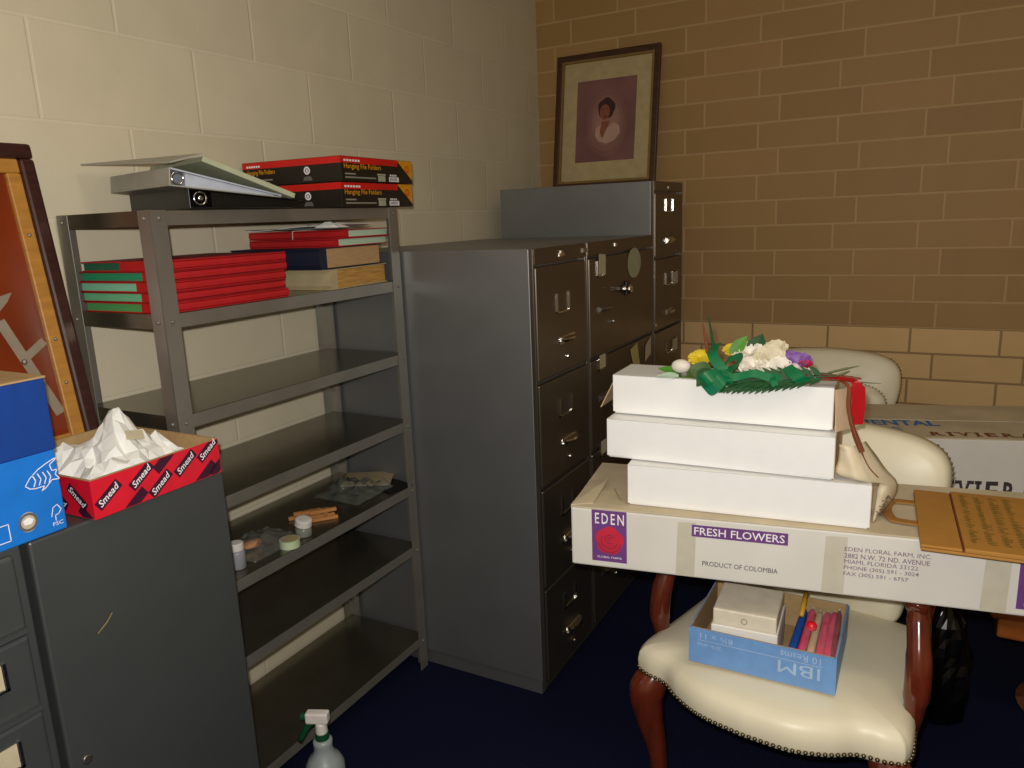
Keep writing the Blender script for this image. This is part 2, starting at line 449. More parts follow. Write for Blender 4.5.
# second: the wide one with the lock knob
c2, d2 = cabinet('filing_cabinet', 'wide grey filing cabinet with a round lock knob and pale oval sticker', XF, -1.186, -.556, 1.32, B4)
cy2 = (-1.186-.556)/2
def y2(y): return y-cy2
for i, (d, zl, zp) in enumerate(zip(d2, (1.235, .936, .648, .34), (1.107, .819, .52, .21))):
    label_holder(d, .003, y2(-1.085), zl, w=.06, h=.05, card='card')
    pull(d, .003, y2(-1.06), zp, w=.085)
    latch(d, .003, y2(-1.0), zp-.05)
flat('paper_label', [(0, 0), (.062, -.008), (.064, .055), (.008, .06)], 'card', d2[0], org=(.0075, y2(-1.115), 1.222), u=(0, 1, 0), label='curling cream paper label')
flat('oval_sticker', ell(0, 0, .068, .052), 'note_green', d2[0], org=(.004, y2(-.775), 1.232), u=(0, 1, 0), label='pale green oval sticker')
flat('yellow_note', [(.0, .0), (.06, .012), (.028, .1), (-.045, .085)], 'note_yellow', d2[1], org=(.005, y2(-.78), .846), u=(0, 1, 0), label='tilted yellow-green note')
flat('paper_label', [(0, 0), (.065, .018), (.068, .085), (.004, .06)], 'card', d2[1], org=(.005, y2(-.665), .86), u=(0, 1, 0), label='cream paper label')
mx = Matrix.Translation((.003, y2(-.895), 1.152)) @ Matrix.Rotation(R(90), 4, 'Y')
kb = MB().lathe([(.014, 0), (.012, .012), (.008, .016), (.008, .02), (.016, .024), (.016, .032), (.010, .037)], 20, mx).build('lock_knob', 'chrome', d2[0], smooth=True)
MB().box(.003, .012, y2(-.86)-.014, y2(-.86)+.02, 1.128, 1.176).build('lock_plate', 'black', d2[0], bevel=.003)
MB().box(.0012, .004, y2(-.955), y2(-.935), 1.298, 1.308).build('emblem', 'chrome', c2)
MB().box(0, .003, -.315, -.309, .1, 1.27).build('edge_strip', 'chrome_dull', c2)
# third: tall five drawer in the corner
B5 = [(1.232, 1.474), (.952, 1.228), (.672, .948), (.36, .668), (.045, .356)]
c3, d3 = cabinet('filing_cabinet', 'tall charcoal five-drawer filing cabinet in the corner, framed portrait on top', XF, -.549, -.182, 1.515, B5, back=.085)
for i, (d, zl, zp) in enumerate(zip(d3, (1.425, 1.142, .868, .58, .28), (1.292, 1.012, .73, .44, .14))):
    label_holder(d, .003, -.0, zl, w=.095, h=.05, card=None)
    pull(d, .003, .0, zp, w=.07, m='chrome')
    if i in (1, 2): flat('paper_label', [(0, 0), (.072, .005), (.07, .055), (.003, .05)], 'card', d, org=(.0075, .035, zl-.03), u=(0, 1, 0))
MB().box(.0012, .004, -.012, .012, 1.488, 1.498).build('emblem', 'chrome_dull', c3)
MB().box(0, .005, -.181, -.16, .972, .982).build('catch', 'chrome', c3)

# ------------------------------------------------------------------ framed portrait on the tall cabinet
def frame_bars(m, w, h, b, y0, y1):
    m.box(0, b, y0, y1, 0, h); m.box(w-b, w, y0, y1, 0, h); m.box(b, w-b, y0, y1, 0, b); m.box(b, w-b, y0, y1, h-b, h); return m
lean = math.atan2(.085, .57)
po = thing('framed_portrait', 'framed mauve portrait photograph standing on the tall corner filing cabinet', 'picture', (.113, -.112, 1.516), 0, None, 0, -lean)
PW, PH = .48, .588
frame_bars(MB(), PW, PH, .026, 0, .022).build('frame', 'wood_frame', po, bevel=.004)
m = MB()
for q in ((.026, .034), ): 
    m.box(.026, .036, .004, .016, .026, PH-.026); m.box(PW-.036, PW-.026, .004, .016, .026, PH-.026); m.box(.036, PW-.036, .004, .016, .026, .036); m.box(.036, PW-.036, .004, .016, PH-.036, PH-.026)
m.build('inner_lip', 'gold_lip', po)
MB().box(.036, PW-.036, .014, .018, .036, PH-.036).build('mat_board', 'mat_board', po)
pr = MB().box(.102, PW-.102, .0125, .0138, .118, PH-.118).build('photograph', 'photo_bg', po)
def pf(n, pts, mm, k): flat(n, pts, mm, pr, off=.0004*k, org=(.24, .0125, .29), u=(1, 0, 0))
for i_, (k_, mm_) in enumerate(((1.25, 'glow1'), (1.05, 'glow2'), (.86, 'glow3'), (.68, 'photo_glow'))):
    pf('portrait_background', ell(.004, -.01, .078*k_, .115*k_), mm_, .5+.25*i_)
pf('blouse', [(-.045, -.06), (-.03, -.085), (.01, -.098), (.045, -.085), (.07, -.055), (.066, -.025), (.04, -.008), (.012, -.03), (-.02, -.012), (-.044, -.03)], 'shirt', 2)
pf('neckline', [(-.018, -.002), (.024, .0), (.014, -.02), (-.012, -.075), (-.024, -.05)], 'skin', 3)
pf('hair', ell(.004, .054, .040, .044, wob=.06), 'hair', 4)
pf('face', ell(-.003, .038, .023, .033), 'skin', 5)
pf('eyes', [ell(-.012, .049, .004, .002, 8), ell(.009, .049, .004, .002, 8), ell(-.001, .02, .008, .0025, 8)], 'hair', 6)

# ------------------------------------------------------------------ the frame leaning at left, seen from its back
lean2 = math.atan2(.088, .63)
bf = thing('picture_frame', 'dark brown frame with ochre liner leaning against the block wall behind the boxes', 'picture frame', (.142, -2.4, .951), 0, None, -lean2)
FW, FH = .5, .64
m = MB(); m.box(-.03, 0, -FW, -.0, FH-.03, FH).box(-.03, 0, -.03, 0, 0, FH-.03).box(-.03, 0, -FW, -FW+.03, 0, FH-.03).box(-.03, 0, -FW+.03, -.03, 0, .03)
m.build('moulding', 'dark_frame', bf, bevel=.006)
m = MB(); a, b2 = .03, .058
m.box(-.024, -.006, -FW+a, -a, FH-b2, FH-a).box(-.024, -.006, -b2, -a, a, FH-b2).box(-.024, -.006, -FW+a, -FW+b2, a, FH-b2).box(-.024, -.006, -FW+b2, -b2, a, b2)
ln = m.build('liner', 'ochre_wood', bf, bevel=.003)
for z in (.46, .25, .16): MB().ball((-.006, -.044, z), .004, 8).build('nail', 'bolt', ln)
pn = MB().box(-.02, -.015, -FW+b2, -b2, b2, FH-b2).build('panel', 'panel_red', bf)
flat('pale_streak', [line((-.135, .30), (-.065, .10), .02)], 'streak_grey', pn, org=(-.015, 0, 0), u=(0, 1, 0))  # pale diagonal streaks laid across the red-brown panel
flat('pale_streak', [line((-.112, .218), (-.062, .25), .016)], 'streak_grey', pn, org=(-.015, 0, 0), u=(0, 1, 0), off=.0007)
flat('paper_scrap', [(-.2, .33), (-.1, .352), (-.112, .335), (-.15, .30)], 'streak_grey', pn, org=(-.015, 0, 0), u=(0, 1, 0), off=.001)
MB().ball((-.014, -.11, .215), .006, 8).build('screw', 'bolt', pn)

# ------------------------------------------------------------------ near cabinets, bottom left
NX = .478
cb_ = thing('storage_cabinet', 'dark grey cabinet with plain scratched side at lower left, under the red tray', 'cabinet', (NX, -2.57, 0))
m = MB().box(-NX+.006, 0, -.183, .185, .03, .948).box(-NX+.02, -.01, -.17, .17, 0, .03)
m.build('body', 'near_cab', cb_, bevel=.004)
mx = Matrix.Translation((0, -.155, .551)) @ Matrix.Rotation(R(90), 4, 'Y')
MB().lathe([(.0085, 0), (.0085, .002), (.007, .003), (.004, .0025)], 18, mx).build('lock', 'chrome_dull', cb_, smooth=True)
flat('scratch', [[(-.018, -.012), (.0, -.001), (.0, .0015), (-.018, -.0105)], [(.0, -.001), (.012, .012), (.011, .013), (.0, .0015)]], 'scratch', cb_, org=(.0004, -.085, .765), u=(0, 1, 0))
ca = thing('drawer_cabinet', 'dark grey cabinet with shallow drawers at the left edge, under the blue box', 'cabinet', (NX, -2.9535, 0))
m = MB().box(-NX+.006, -.008, -.195, .192, .03, .948).box(-NX+.02, -.02, -.18, .18, 0, .03).build('body', 'near_cab', ca, bevel=.003)
for i in range(7):
    z1 = .94-i*.131; z0 = z1-.122
    d = MB().box(-.008, .004, -.185, .176, z0, z1).build('drawer', 'near_cab', ca, bevel=.008, seg=3)
    label_holder(d, .004, .09, z0+.075, w=.09, h=.045, card='card')
    MB().box(.004, .014, -.18, .172, z0-.001, z0+.007).build('pull_lip', 'near_cab', d)

# big blue carton
bb = thing('paper_carton', 'large blue carton printed with a white striped fish, on the drawer cabinet', 'box', (NX+.002, -2.692, .95))
BH = .243
m = MB().box(-.30, 0, -.43, 0, 0, .13); m.build('carton_body', 'blue_light', bb, bevel=.002)
MB().box(-.302, .002, -.432, .002, .13, BH).build('carton_lid', 'blue_dark', bb, bevel=.002)
MB().box(-.302, .004, -.434, .003, BH, BH+.003).build('top_flap', 'kraft_in', bb)
U = (0, 1, 0)
o_ = (.0005, 0, 0)
def bp(n, pts, mm='ink_white', off=.0006): return flat(n, pts, mm, bb, off=off, org=o_, u=U)
# striped fish outline (generic angelfish)
fx, fz = -.026, .09
fo = [(-.026, -.004), (-.018, .006), (-.004, .016), (.01, .022), (.022, .026), (.026, .026), (.014, .018), (.016, .008), (.024, .008), (.02, .001), (.026, -.008), (.014, -.006), (.004, -.015), (-.004, -.019), (.002, -.012), (-.012, -.012), (-.02, -.010), (-.026, -.004)]
sg = polyline([(fx+a, fz+b) for a, b in fo], .0014)
for a in (-.014, -.006, .002, .009): sg += polyline([(fx+a, fz+.010), (fx+a+.004, fz), (fx+a, fz-.009)], .0016)
bp('fish_print', sg)
bp('badge', [ell(-.057, .031, .0135, .0155)], 'badge_tan'); bp('badge_ring', ringband(-.057, .031, .0105, .0145, 24), 'badge_grey', .0009)
bp('badge_print', [ell(-.057, .032, .0075, .0055, 14, .12)], 'ink_white', .0009)
bp('tree_mark', polyline([(-.022, .026), (-.018, .04), (-.011, .043), (-.006, .034), (-.011, .028), (-.016, .027), (-.0165, .018)], .0013))
text('mark_lettering', 'FSC', 'ink_white', bb, (.0008, -.022, .0105), U, (0, 0, 1), w=.016, h=.006)
bp('panel_outline', polyline([(-.085, .012), (-.085, .038), (-.13, .038), (-.13, .012), (-.085, .012)], .0012))

# red open tray with crumpled white paper
tr = thing('folder_tray', 'open red tray box with diagonal white lettering on the dark grey cabinet', 'box', (.494, -2.655, .95), R(1))
TL, TD, TH, tt = .258, .30, .066, .003
m = MB().box(-tt, 0, 0, TL, 0, TH).build('side_panel', 'red_print', tr)
MB().box(-TD, -TD+tt, 0, TL, 0, TH).build('side_panel', 'red_print', tr)
MB().box(-TD+tt, -tt, 0, tt, 0, TH).build('end_panel', 'red_print', tr)
MB().box(-TD+tt, -tt, TL-tt, TL, 0, TH).build('end_panel', 'red_print', tr)
MB().box(-TD+tt, -tt, tt, TL-tt, 0, .003).build('base', 'kraft_in', tr)
m = MB().box(-tt-.0015, -tt-.0004, tt, TL-tt, .003, TH+.0008).box(-TD+tt+.0004, -TD+tt+.0015, tt, TL-tt, .003, TH+.0008).box(-TD+tt, -tt, tt+.0004, tt+.0015, .003, TH+.0008).box(-TD+tt, -tt, TL-tt-.0015, TL-tt-.0004, .003, TH+.0008)
m.build('lining', 'kraft_in', tr)
MB().box(-tt, .0002, 0, TL, TH, TH+.0012).box(-TD, -TD+tt, 0, TL, TH, TH+.0012).box(-TD+tt, -tt, 0, tt, TH, TH+.0012).box(-TD+tt, -tt, TL-tt, TL, TH, TH+.0012).build('rim', 'kraft_in', tr)
def clip(poly, a0, b0, a1, b1):
    for ax, lim, sgn in ((0, a0, 1), (0, a1, -1), (1, b0, 1), (1, b1, -1)):
        out = []
        for i in range(len(poly)):
            p, q = poly[i-1], poly[i]
            ip, iq = sgn*(p[ax]-lim) >= 0, sgn*(q[ax]-lim) >= 0
            if ip != iq:
                t = (lim-p[ax])/(q[ax]-p[ax]); out.append((p[0]+t*(q[0]-p[0]), p[1]+t*(q[1]-p[1])))
            if iq: out.append(q)
        poly = out
        if not poly: return None
    return poly
def smead_face(org, u, length, spots, par, ang=R(36)):
    ca_, sa_ = math.cos(ang), math.sin(ang)
    for a, b in spots:
        hw_, hh_ = .0262, .0092
        ring = [(a+x*ca_-y*sa_, b+x*sa_+y*ca_) for x, y in ((-hw_, -hh_), (hw_, -hh_), (hw_, hh_), (-hw_, hh_))]
        ring = clip(ring, .001, .001, length-.001, TH-.001)
        if ring: flat('printed_patch', ring, 'smead_dark', par, off=.0005, org=org, u=u)
        uu = Vector(u); vv = Vector((0, 0, 1))
        if .018 < b < TH-.013 and .02 < a < length-.02:
            tu = uu*ca_+vv*sa_; tv = -uu*sa_+vv*ca_
            text('lettering', 'Smead', 'ink_white', par, Vector(org)+uu*a+vv*b-tu*.0225-tv*.0055, tu, tv, w=.045, h=.012, off=.0009, shear=.25, bold=.012)
smead_face((0, 0, 0), (0, 1, 0), TL, [(.0285, .034), (.0915, .046), (.141, .061), (.126, .021), (.0735, .005), (.181, .041), (.222, .008), (.2325, .052), (.2555, .016)], tr)
smead_face((-TD, 0, 0), (1, 0, 0), TD, [(.262, .034), (.21, .028), (.15, .04), (.285, .0), (.09, .03), (.04, .04)], tr, R(-38))
def crumple(name, m, parent, cx, cy, rx, ry, z, amp, seed, peaks, n=44, edge=.0, low=.0, th=.0015, crease=0, crisp=False):
    mb = MB(); V = []
    def hgt(x, y, a, b):
        h = low
        for px, py, ph, pr_ in peaks: h += ph*math.exp(-((a-px)**2+(b-py)**2)/pr_**2)
        q = noise.fractal(Vector((a*2.1+seed, b*2.1, seed*.3)), 1, 2, 4)
        r_ = noise.noise(Vector((a*5+seed, b*5, 4.2)))
        k_ = 0
        if crease:
            # sharp folds: distance to the borders of random facets
            d, _ = noise.voronoi(Vector((a*2.6+seed, b*2.6, seed)))
            k_ = crease*(1-min(1, (d[1]-d[0])*1.6))+crease*.8*(d[0]-.4)
        return h+amp*(abs(q)*1.2+.5*abs(r_))+k_
    for i in range(n+1):
        row = []
        for j in range(n+1):
            a, b = -1+2*i/n, -1+2*j/n
            fall = max(0, 1-max(abs(a), abs(b))**6)
            x = cx+rx*a*(1-.06*noise.noise(Vector((b*3, seed, 1)))); y = cy+ry*b*(1-.06*noise.noise(Vector((a*3, seed, 5))))
            if crisp and 0 < i < n and 0 < j < n: x += rx/n*1.1*noise.noise(Vector((i*1.7, j*2.3, seed))); y += ry/n*1.1*noise.noise(Vector((i*2.9, j*1.3, seed+9)))
            row.append(mb.bm.verts.new((x, y, z+hgt(x, y, a, b)*fall+edge*(1-fall))))
        V.append(row)
    for i in range(n):
        for j in range(n):
            if crisp:
                q = (V[i][j], V[i+1][j], V[i+1][j+1], V[i][j+1]); k_ = (i+j) % 2
                mb.bm.faces.new((q[k_], q[k_+1], q[(k_+2) % 4])); mb.bm.faces.new((q[k_], q[(k_+2) % 4], q[(k_+3) % 4]))
            else: mb.bm.faces.new((V[i][j], V[i+1][j], V[i+1][j+1], V[i][j+1]))
    o = mb.build(name, m, parent, smooth=not crisp)
    s = o.modifiers.new('thick', 'SOLIDIFY'); s.thickness = th; s.offset = 1
    return o
cp = thing('crumpled_paper', 'crumpled white plastic-backed paper heaped in the red tray', 'paper', (.344, -2.526, .9535), R(1))
po_ = crumple('paper_sheet', 'paper', cp, .0, .004, .138, .116, 0, .010, 3.3, [(.1, .12, .08, .36), (.2, .82, .03, .2), (-.5, -.5, .02, .4), (.55, -.2, .008, .3)], low=.03, edge=.004, crease=.02, n=20, crisp=True)
vb = min((q.co for q in po_.data.vertices), key=lambda c: (c.x-.06)**2+(c.y-.02)**2)
flat('tan_patch', [(-.018, -.008), (.014, -.012), (.02, .008), (-.012, .012)], 'card', cp, org=(vb.x+.006, vb.y, vb.z+.003), u=(.1, .97, -.1), v=(-.7, .1, .7), off=.001, label='tan paper patch')
# ------------------------------------------------------------------ top of the shelving: binders and folder cartons
def wedge(m, L, dpt, h0, h1, y0=0):
    m.loft([[(0, y0, 0), (L, y0, 0), (L, y0, h1), (0, y0, h0)], [(0, y0+dpt, 0), (L, y0+dpt, 0), (L, y0+dpt, h1), (0, y0+dpt, h0)]]); return m
ang = R(77)
bk = thing('ring_binder', 'black ring binder lying on top of the shelves, under the grey binder', 'binder', (.316, -2.252, 1.4455), ang)
MB().box(0, .003, 0, .285, 0, .042).build('spine', 'binder_black', bk, bevel=.001)
MB().box(.003, .27, 0, .285, 0, .003).build('cover', 'binder_black', bk)
m = MB(); m.loft([[(.003, 0, .039), (.27, 0, .013), (.27, 0, .016), (.003, 0, .042)], [(.003, .285, .039), (.27, .285, .013), (.27, .285, .016), (.003, .285, .042)]]); m.build('cover', 'binder_black', bk)
m = MB(); m.loft([[(.05, .004, .0035), (.262, .004, .0035), (.262, .004, .0125), (.05, .004, .033)], [(.05, .28, .0035), (.262, .28, .0035), (.262, .28, .0125), (.05, .28, .033)]]); m.build('paper_block', 'binder_black', bk)
mx = Matrix.Rotation(R(90), 4, 'X')
MB().torus((.025, .0035, .021), .013, .0025, mx, 20, 6).build('ring', 'chrome', bk, smooth=True)
MB().ball((.024, -.0005, .021), .006, 10, (1, .4, 1)).build('rivet', 'chrome', bk, smooth=True)
tl = R(5.6)
gb = thing('ring_binder', 'grey ring binder lying askew on the black binder atop the shelves', 'binder', (.313, -2.293, 1.4905), ang, None, tl)
MB().box(0, .003, -.002, .288, 0, .036).build('spine', 'binder_grey', gb, bevel=.001)
MB().box(.003, .25, -.002, .288, 0, .0025).build('cover', 'binder_grey', gb)
m = MB(); m.loft([[(.003, -.002, .033), (.25, -.002, .003), (.25, -.002, .006), (.003, -.002, .036)], [(.003, .288, .033), (.25, .288, .003), (.25, .288, .006), (.003, .288, .036)]]); m.build('cover', 'binder_pocket', gb)
m = MB(); m.loft([[(.034, .003, .0028), (.235, .003, .0028), (.235, .003, .0044), (.034, .003, .0285)], [(.034, .28, .0028), (.235, .28, .0028), (.235, .28, .0044), (.034, .28, .0285)]]); m.build('paper_block', 'binder_pocket', gb)
MB().torus((.018, .002, .017), .012, .002, mx, 20, 6).build('ring', 'chrome', gb, smooth=True)
sf = thing('report_folder', 'sage green folder board sliding off the grey binder atop the shelves', 'folder', (.335, -2.225, 1.539), R(74), None, R(20.5))
MB().box(0, .215, 0, .28, 0, .011).build('back_board', 'sage', sf, bevel=.001)
bpy.context.view_layer.update()
iv = (Matrix.Translation(sf.location) @ sf.rotation_euler.to_matrix().to_4x4()).inverted()
top_ = [(.03, -2.287, 1.548), (.315, -2.285, 1.5345), (.335, -2.222, 1.552), (.05, -2.15, 1.562)]
m = MB(); m.loft([[iv @ Vector(p) for p in top_], [iv @ (Vector(p)+Vector((0, 0, .003))) for p in top_]]); m.build('cover', 'binder_grey', sf)

def folder_carton(z, name, label, dx=0):
    th_ = R(4)
    t = thing(name, label, 'box', (.335+dx, -1.802, z), th_)
    # local: -x is the long label face direction, +y the end face direction; near corner at the origin
    L1, L2, H = .335, .322, .0625
    MB().box(-L2, 0, 0, L1, 0, H).build('carton_body', 'folder_black', t, bevel=.0008)
    # face towards the window side (normal +x): along +y
    A = dict(org=(0, 0, 0), u=(0, 1, 0))
    flat('red_band', rect(0, H*.72, L1-.075, H*.985), 'folder_red', t, off=.0004, **A)
    flat('amber_corner', [(L1-.075, H*.985), (L1-.075, H*.95), (L1-.001, H*.12), (L1-.001, H*.985)], 'folder_yellow', t, off=.0005, **A)
    flat('seal', ringband(L1-.028, H*.62, .005, .011, 14), 'folder_orange', t, off=.0007, **A)
    text('lettering', 'Hanging File Folders', 'folder_yellow', t, (0, .012, H*.45), (0, 1, 0), (0, 0, 1), w=.165, h=.0165, off=.0007, bold=.012)
    flat('brand_bar', [rect(.012+i*.012, H*.79, .012+i*.012+.009, H*.87) for i in range(6)], 'ink_white', t, off=.0007, **A)
    flat('small_print', [rect(.014, H*.27, .06, H*.33), rect(.014, H*.13, .15, H*.19)], 'grey_ink', t, off=.0006, **A)
    flat('green_label', rect(.16, H*.04, .195, H*.28), 'note_green', t, off=.0006, **A)
    flat('green_label_cap', rect(.158, H*.3, .197, H*.36), 'card', t, off=.0006, **A)
    flat('barcode_label', [rect(.213, H*.05, .262, H*.25)], 'ink_white', t, off=.0006, **A)
    flat('barcode_bars', [rect(.218+i*.0062, H*.09, .221+i*.0062, H*.22) for i in range(6)], 'badge_grey', t, off=.0009, **A)
    flat('barcode_digits', [rect(.218+i*.009, H*.28, .224+i*.009, H*.36) for i in range(4)], 'ink_white', t, off=.0006, **A)
    # long face (normal -y): along +x from far end to the near corner
    Bf = dict(org=(-L2, 0, 0), u=(1, 0, 0))
    flat('red_band', rect(.0, H*.72, L2, H*.985), 'folder_red', t, off=.0004, **Bf)
    text('lettering', 'Hanging File Folders', 'folder_yellow', t, (-L2+.015, 0, H*.42), (1, 0, 0), (0, 0, 1), w=.095, h=.015, off=.0007, bold=.012)
    flat('brand_bar', [rect(.015+i*.008, H*.77, .015+i*.008+.006, H*.85) for i in range(6)], 'ink_white', t, off=.0007, **Bf)
    flat('small_print', [rect(.015, H*.22, .1, H*.27), rect(.015, H*.1, .09, H*.15)], 'grey_ink', t, off=.0006, **Bf)
    flat('round_mark', ringband(.215, H*.5, .006, .010, 16)+[ell(.215, H*.5, .003, .005, 8)], 'ink_white', t, off=.0006, **Bf)
    flat('mark_foot', [(.200, H*.1), (.232, H*.1), (.226, H*.27), (.206, H*.27)], 'badge_grey', t, off=.0006, **Bf)
    return t
folder_carton(1.4455, 'folder_carton', 'lower of two black and red file folder cartons atop the shelves', -.004)
folder_carton(1.5095, 'folder_carton', 'upper of two black and red file folder cartons atop the shelves', .0)

# ------------------------------------------------------------------ ledgers on the second shelf
def book(name, label, loc, rz, L, Wd, H, cover, pages, split=.1, group=None, spine_m=None, inset=.006):
    """flat lying book: spine along local +x face (x=0), running from y=0 to L; pages towards -x; ends at y=0 and y=L"""
    t = thing(name, label, 'book', loc, rz, group)
    c = .0025
    MB().box(-Wd, 0, 0, L, 0, c).build('cover', cover, t, bevel=.0007)
    MB().box(-Wd, 0, 0, L, H-c, H).build('cover', cover, t, bevel=.0007)
    rings = []
    for y in (-.0005, L+.0005):
        rings.append([(-split, y, c), (-.006, y, c), (-.001, y, H*.2), (.0, y, H*.5), (-.001, y, H*.8), (-.006, y, H-c), (-split, y, H-c)])
    MB().loft(rings).build('spine', spine_m or cover, t)
    MB().box(-Wd+inset, -split, inset*.35, L-inset*.35, c, H-c).build('page_block', pages, t)
    return t
zz = 1.239
sp = [('page_green', .0, .222, 'lowest of five red ledgers at the left end of the second shelf'),
      ('page_mint2', .01, .225, 'second red ledger from the bottom of the five-ledger stack'),
      ('page_mint', .004, .23, 'third red ledger, with palest mint page edges, in the middle of the five'),
      ('page_emerald', -.012, .225, 'fourth red ledger up, with emerald page edges, in the five-ledger stack'),
      ('page_dark', .0, .21, 'topmost of five red ledgers, with darkest green page edges')]
xs_ = [.306, .304, .306, .307, .304]; sl = [.335, .326, .328, .335, .338]; spl = [.075, .068, .082, .06, .125]
for (pg, dy, wd, lb), x, L, s_, i in zip(sp, xs_, sl, spl, range(5)):
    book('ledger_book', lb, (x, -2.333, zz), 0, L+.006, wd+.045, .0208, 'red_cloth' if i % 2 == 0 else 'red_cloth2', pg, s_, 'red ledgers in the left stack', spine_m='red_cloth')
    zz += .0213
# right stack : spines face -y ; rotate so that local +x -> world -y
def rbook(name, label, corner, z, ang_, L, Wd, H, cover, pages, split, group=None, inset=.008):
    # spine runs from the far (wall) end to the near corner; local +y must point to world +x rotated
    t = book(name, label, (0, 0, 0), 0, L, Wd, H, cover, pages, split, group, inset=inset)
    rz = -R(90)+ang_
    mloc = Vector((corner[0], corner[1], z))-Matrix.Rotation(rz, 3, 'Z') @ Vector((0, L, 0))
    t.location = mloc; t.rotation_euler = (0, 0, rz)
    return t
rbook('worn_book', 'beige book with ragged orange page edges at the bottom of the right stack', (.312, -1.852, 0), 1.239, R(4), .30, .258, .052, 'beige_cover', 'ragged_pages', .03)
rbook('worn_book', 'navy book with tan page edges on top of the ragged beige book', (.312, -1.886, 0), 1.293, R(3), .295, .268, .053, 'navy', 'tan_pages', .03)
rbook('ledger_book', 'lower of two red ledgers tied with string on the navy book', (.312, -1.826, 0), 1.3465, R(6), .272, .26, .021, 'red_cloth', 'page_pale', .02, 'tied red ledgers in the right stack')
rbook('ledger_book', 'upper of two red ledgers tied with string, loose papers on top', (.312, -1.785, 0), 1.368, R(6), .312, .22, .021, 'red_cloth', 'page_pale', .02, 'tied red ledgers in the right stack')
st = MB()
ca_, sa_ = math.cos(R(6)), math.sin(R(6))
sx, sy = .312-.16*ca_, -1.785-.16*sa_-.0035
st.tube([(sx, sy+.2, 1.3905), (sx, sy+.05, 1.3905), (sx, sy, 1.389), (sx, sy-.0015, 1.37), (sx+.002, sy-.001, 1.35), (sx+.006, sy-.004, 1.345)], .0012, 6)
tag(st.build('string', 'string', None), 'pale string tied round the two red ledgers', 'string')
pp = thing('loose_papers', 'curled white papers lying on the tied red ledgers', 'papers', (.305, -1.8, 1.392), R(6))
m = MB(); rings = []
for i in range(13):
    t = i/12; x = -.285*t; z = .004+.004*math.sin(t*5)+(.01*(1-t/.12) if t < .12 else 0)
    rings.append([(x, .0-.006*t, z), (x, .16, z*.6), (x, .16, z*.6+.0015), (x, -.006*t, z+.0015)])
m.loft(rings); m.build('sheet', 'paper', pp)
m = MB(); m.loft([[(-.29, -.012, .004), (-.04, -.004, .001), (-.04, .15, .001), (-.29, .15, .002)], [(-.29, -.012, .0055), (-.04, -.004, .0025), (-.04, .15, .0025), (-.29, .15, .0035)]]); m.build('sheet', 'grey_plastic', pp)
m = MB(); m.loft([[(-.07, -.004, .004), (-.0, .004, .003), (.005, .05, .003), (-.05, .07, .003)], [(-.045, .01, .018), (-.028, .012, .0185), (-.028, .016, .018), (-.044, .016, .018)]]); m.build('folded_corner', 'paper', pp)

# ------------------------------------------------------------------ small things on the fifth shelf
S5 = .6185
t = thing('pill_bottle', 'small grey bottle with white cap at the left end of the fifth shelf', 'bottle', (.262, -2.20, S5))
MB().lathe([(.017, 0), (.019, .002), (.019, .04), (.016, .046)], 20).build('bottle_body', 'grey_plastic', t, smooth=True)
MB().lathe([(.0175, .0465), (.0175, .062), (.015, .064)], 20).build('cap', 'white_plastic', t)
t = thing('plastic_bag', 'crumpled clear plastic bag beside the small grey bottle on the fifth shelf', 'bag', (.215, -2.085, S5))
crumple('film', 'film', t, 0, 0, .07, .085, .001, .022, 8.1, [(0, 0, .014, .6)], n=24, low=.004, edge=.002, th=.0006)
MB().ball((-.01, -.02, .011), .018, 10, (1.1, 1.6, .55)).build('contents', 'peg', t, smooth=True)
t = thing('tape_roll', 'roll of pale green-edged tape in the middle of the fifth shelf', 'tape', (.288, -2.058, S5))
MB().lathe([(.012, 0), (.025, 0), (.025, .02), (.012, .02)], 24).build('roll', 'tape_green', t)
MB().lathe([(.010, .001), (.0122, .001), (.0122, .0205), (.010, .0205)], 20).build('core', 'peg', t)
MB().lathe([(.0122, .0202), (.0235, .0202), (.0225, .0208), (.0122, .0208)], 20).build('roll_face', 'tan_env', t)
t = thing('small_jar', 'small cloudy jar with white lid beside the clothespins on the fifth shelf', 'jar', (.272, -1.992, S5))
MB().lathe([(.019, 0), (.021, .002), (.021, .022), (.017, .026)], 20).build('jar_body', 'jar', t, smooth=True)
mxt = Matrix.Translation((0, 0, .028)) @ Matrix.Rotation(R(14), 4, 'Y')
MB().lathe([(.020, 0), (.0225, .002), (.0215, .018), (.016, .02)], 20, mxt).build('lid', 'white_plastic', t, bevel=.001)
pegs = None
for i, (x, y, dz, a) in enumerate([(.182, -1.905, 0, -38), (.198, -1.90, 0, -40), (.214, -1.888, 0, -38), (.232, -1.882, 0, -39), (.25, -1.89, 0, -41), (.192, -1.895, .011, -37), (.21, -1.882, .011, -40), (.228, -1.87, .011, -39)]):
    if pegs is None:
        p = thing('clothespin', 'wooden clothespin in the small heap on the fifth shelf', 'clothespin', (0, 0, 0), 0, 'clothespins heaped on the fifth shelf')
        MB().box(-.036, .036, -.0045, .0, 0, .009).build('peg_half', 'peg', p, bevel=.001)
        MB().box(-.036, .036, .001, .0055, 0, .009).build('peg_half', 'peg', p, bevel=.001)
        MB().torus((.004, .0005, .0095), .0035, .0009, Matrix.Rotation(R(90), 4, 'X'), 12, 5).build('spring', 'chrome_dull', p)
        pegs = p
    else: p = copy_tree(pegs)
    p.location = (x, y, S5+dz); p.rotation_euler = (0, 0, R(a+90))
t = thing('envelope', 'tan envelope at the right end of the fifth shelf, partly under clear plastic', 'envelope', (.17, -1.605, S5+.012), R(28), None, 0, R(4))
MB().box(-.075, .075, -.05, .05, 0, .003).build('envelope_body', 'tan_env', t)
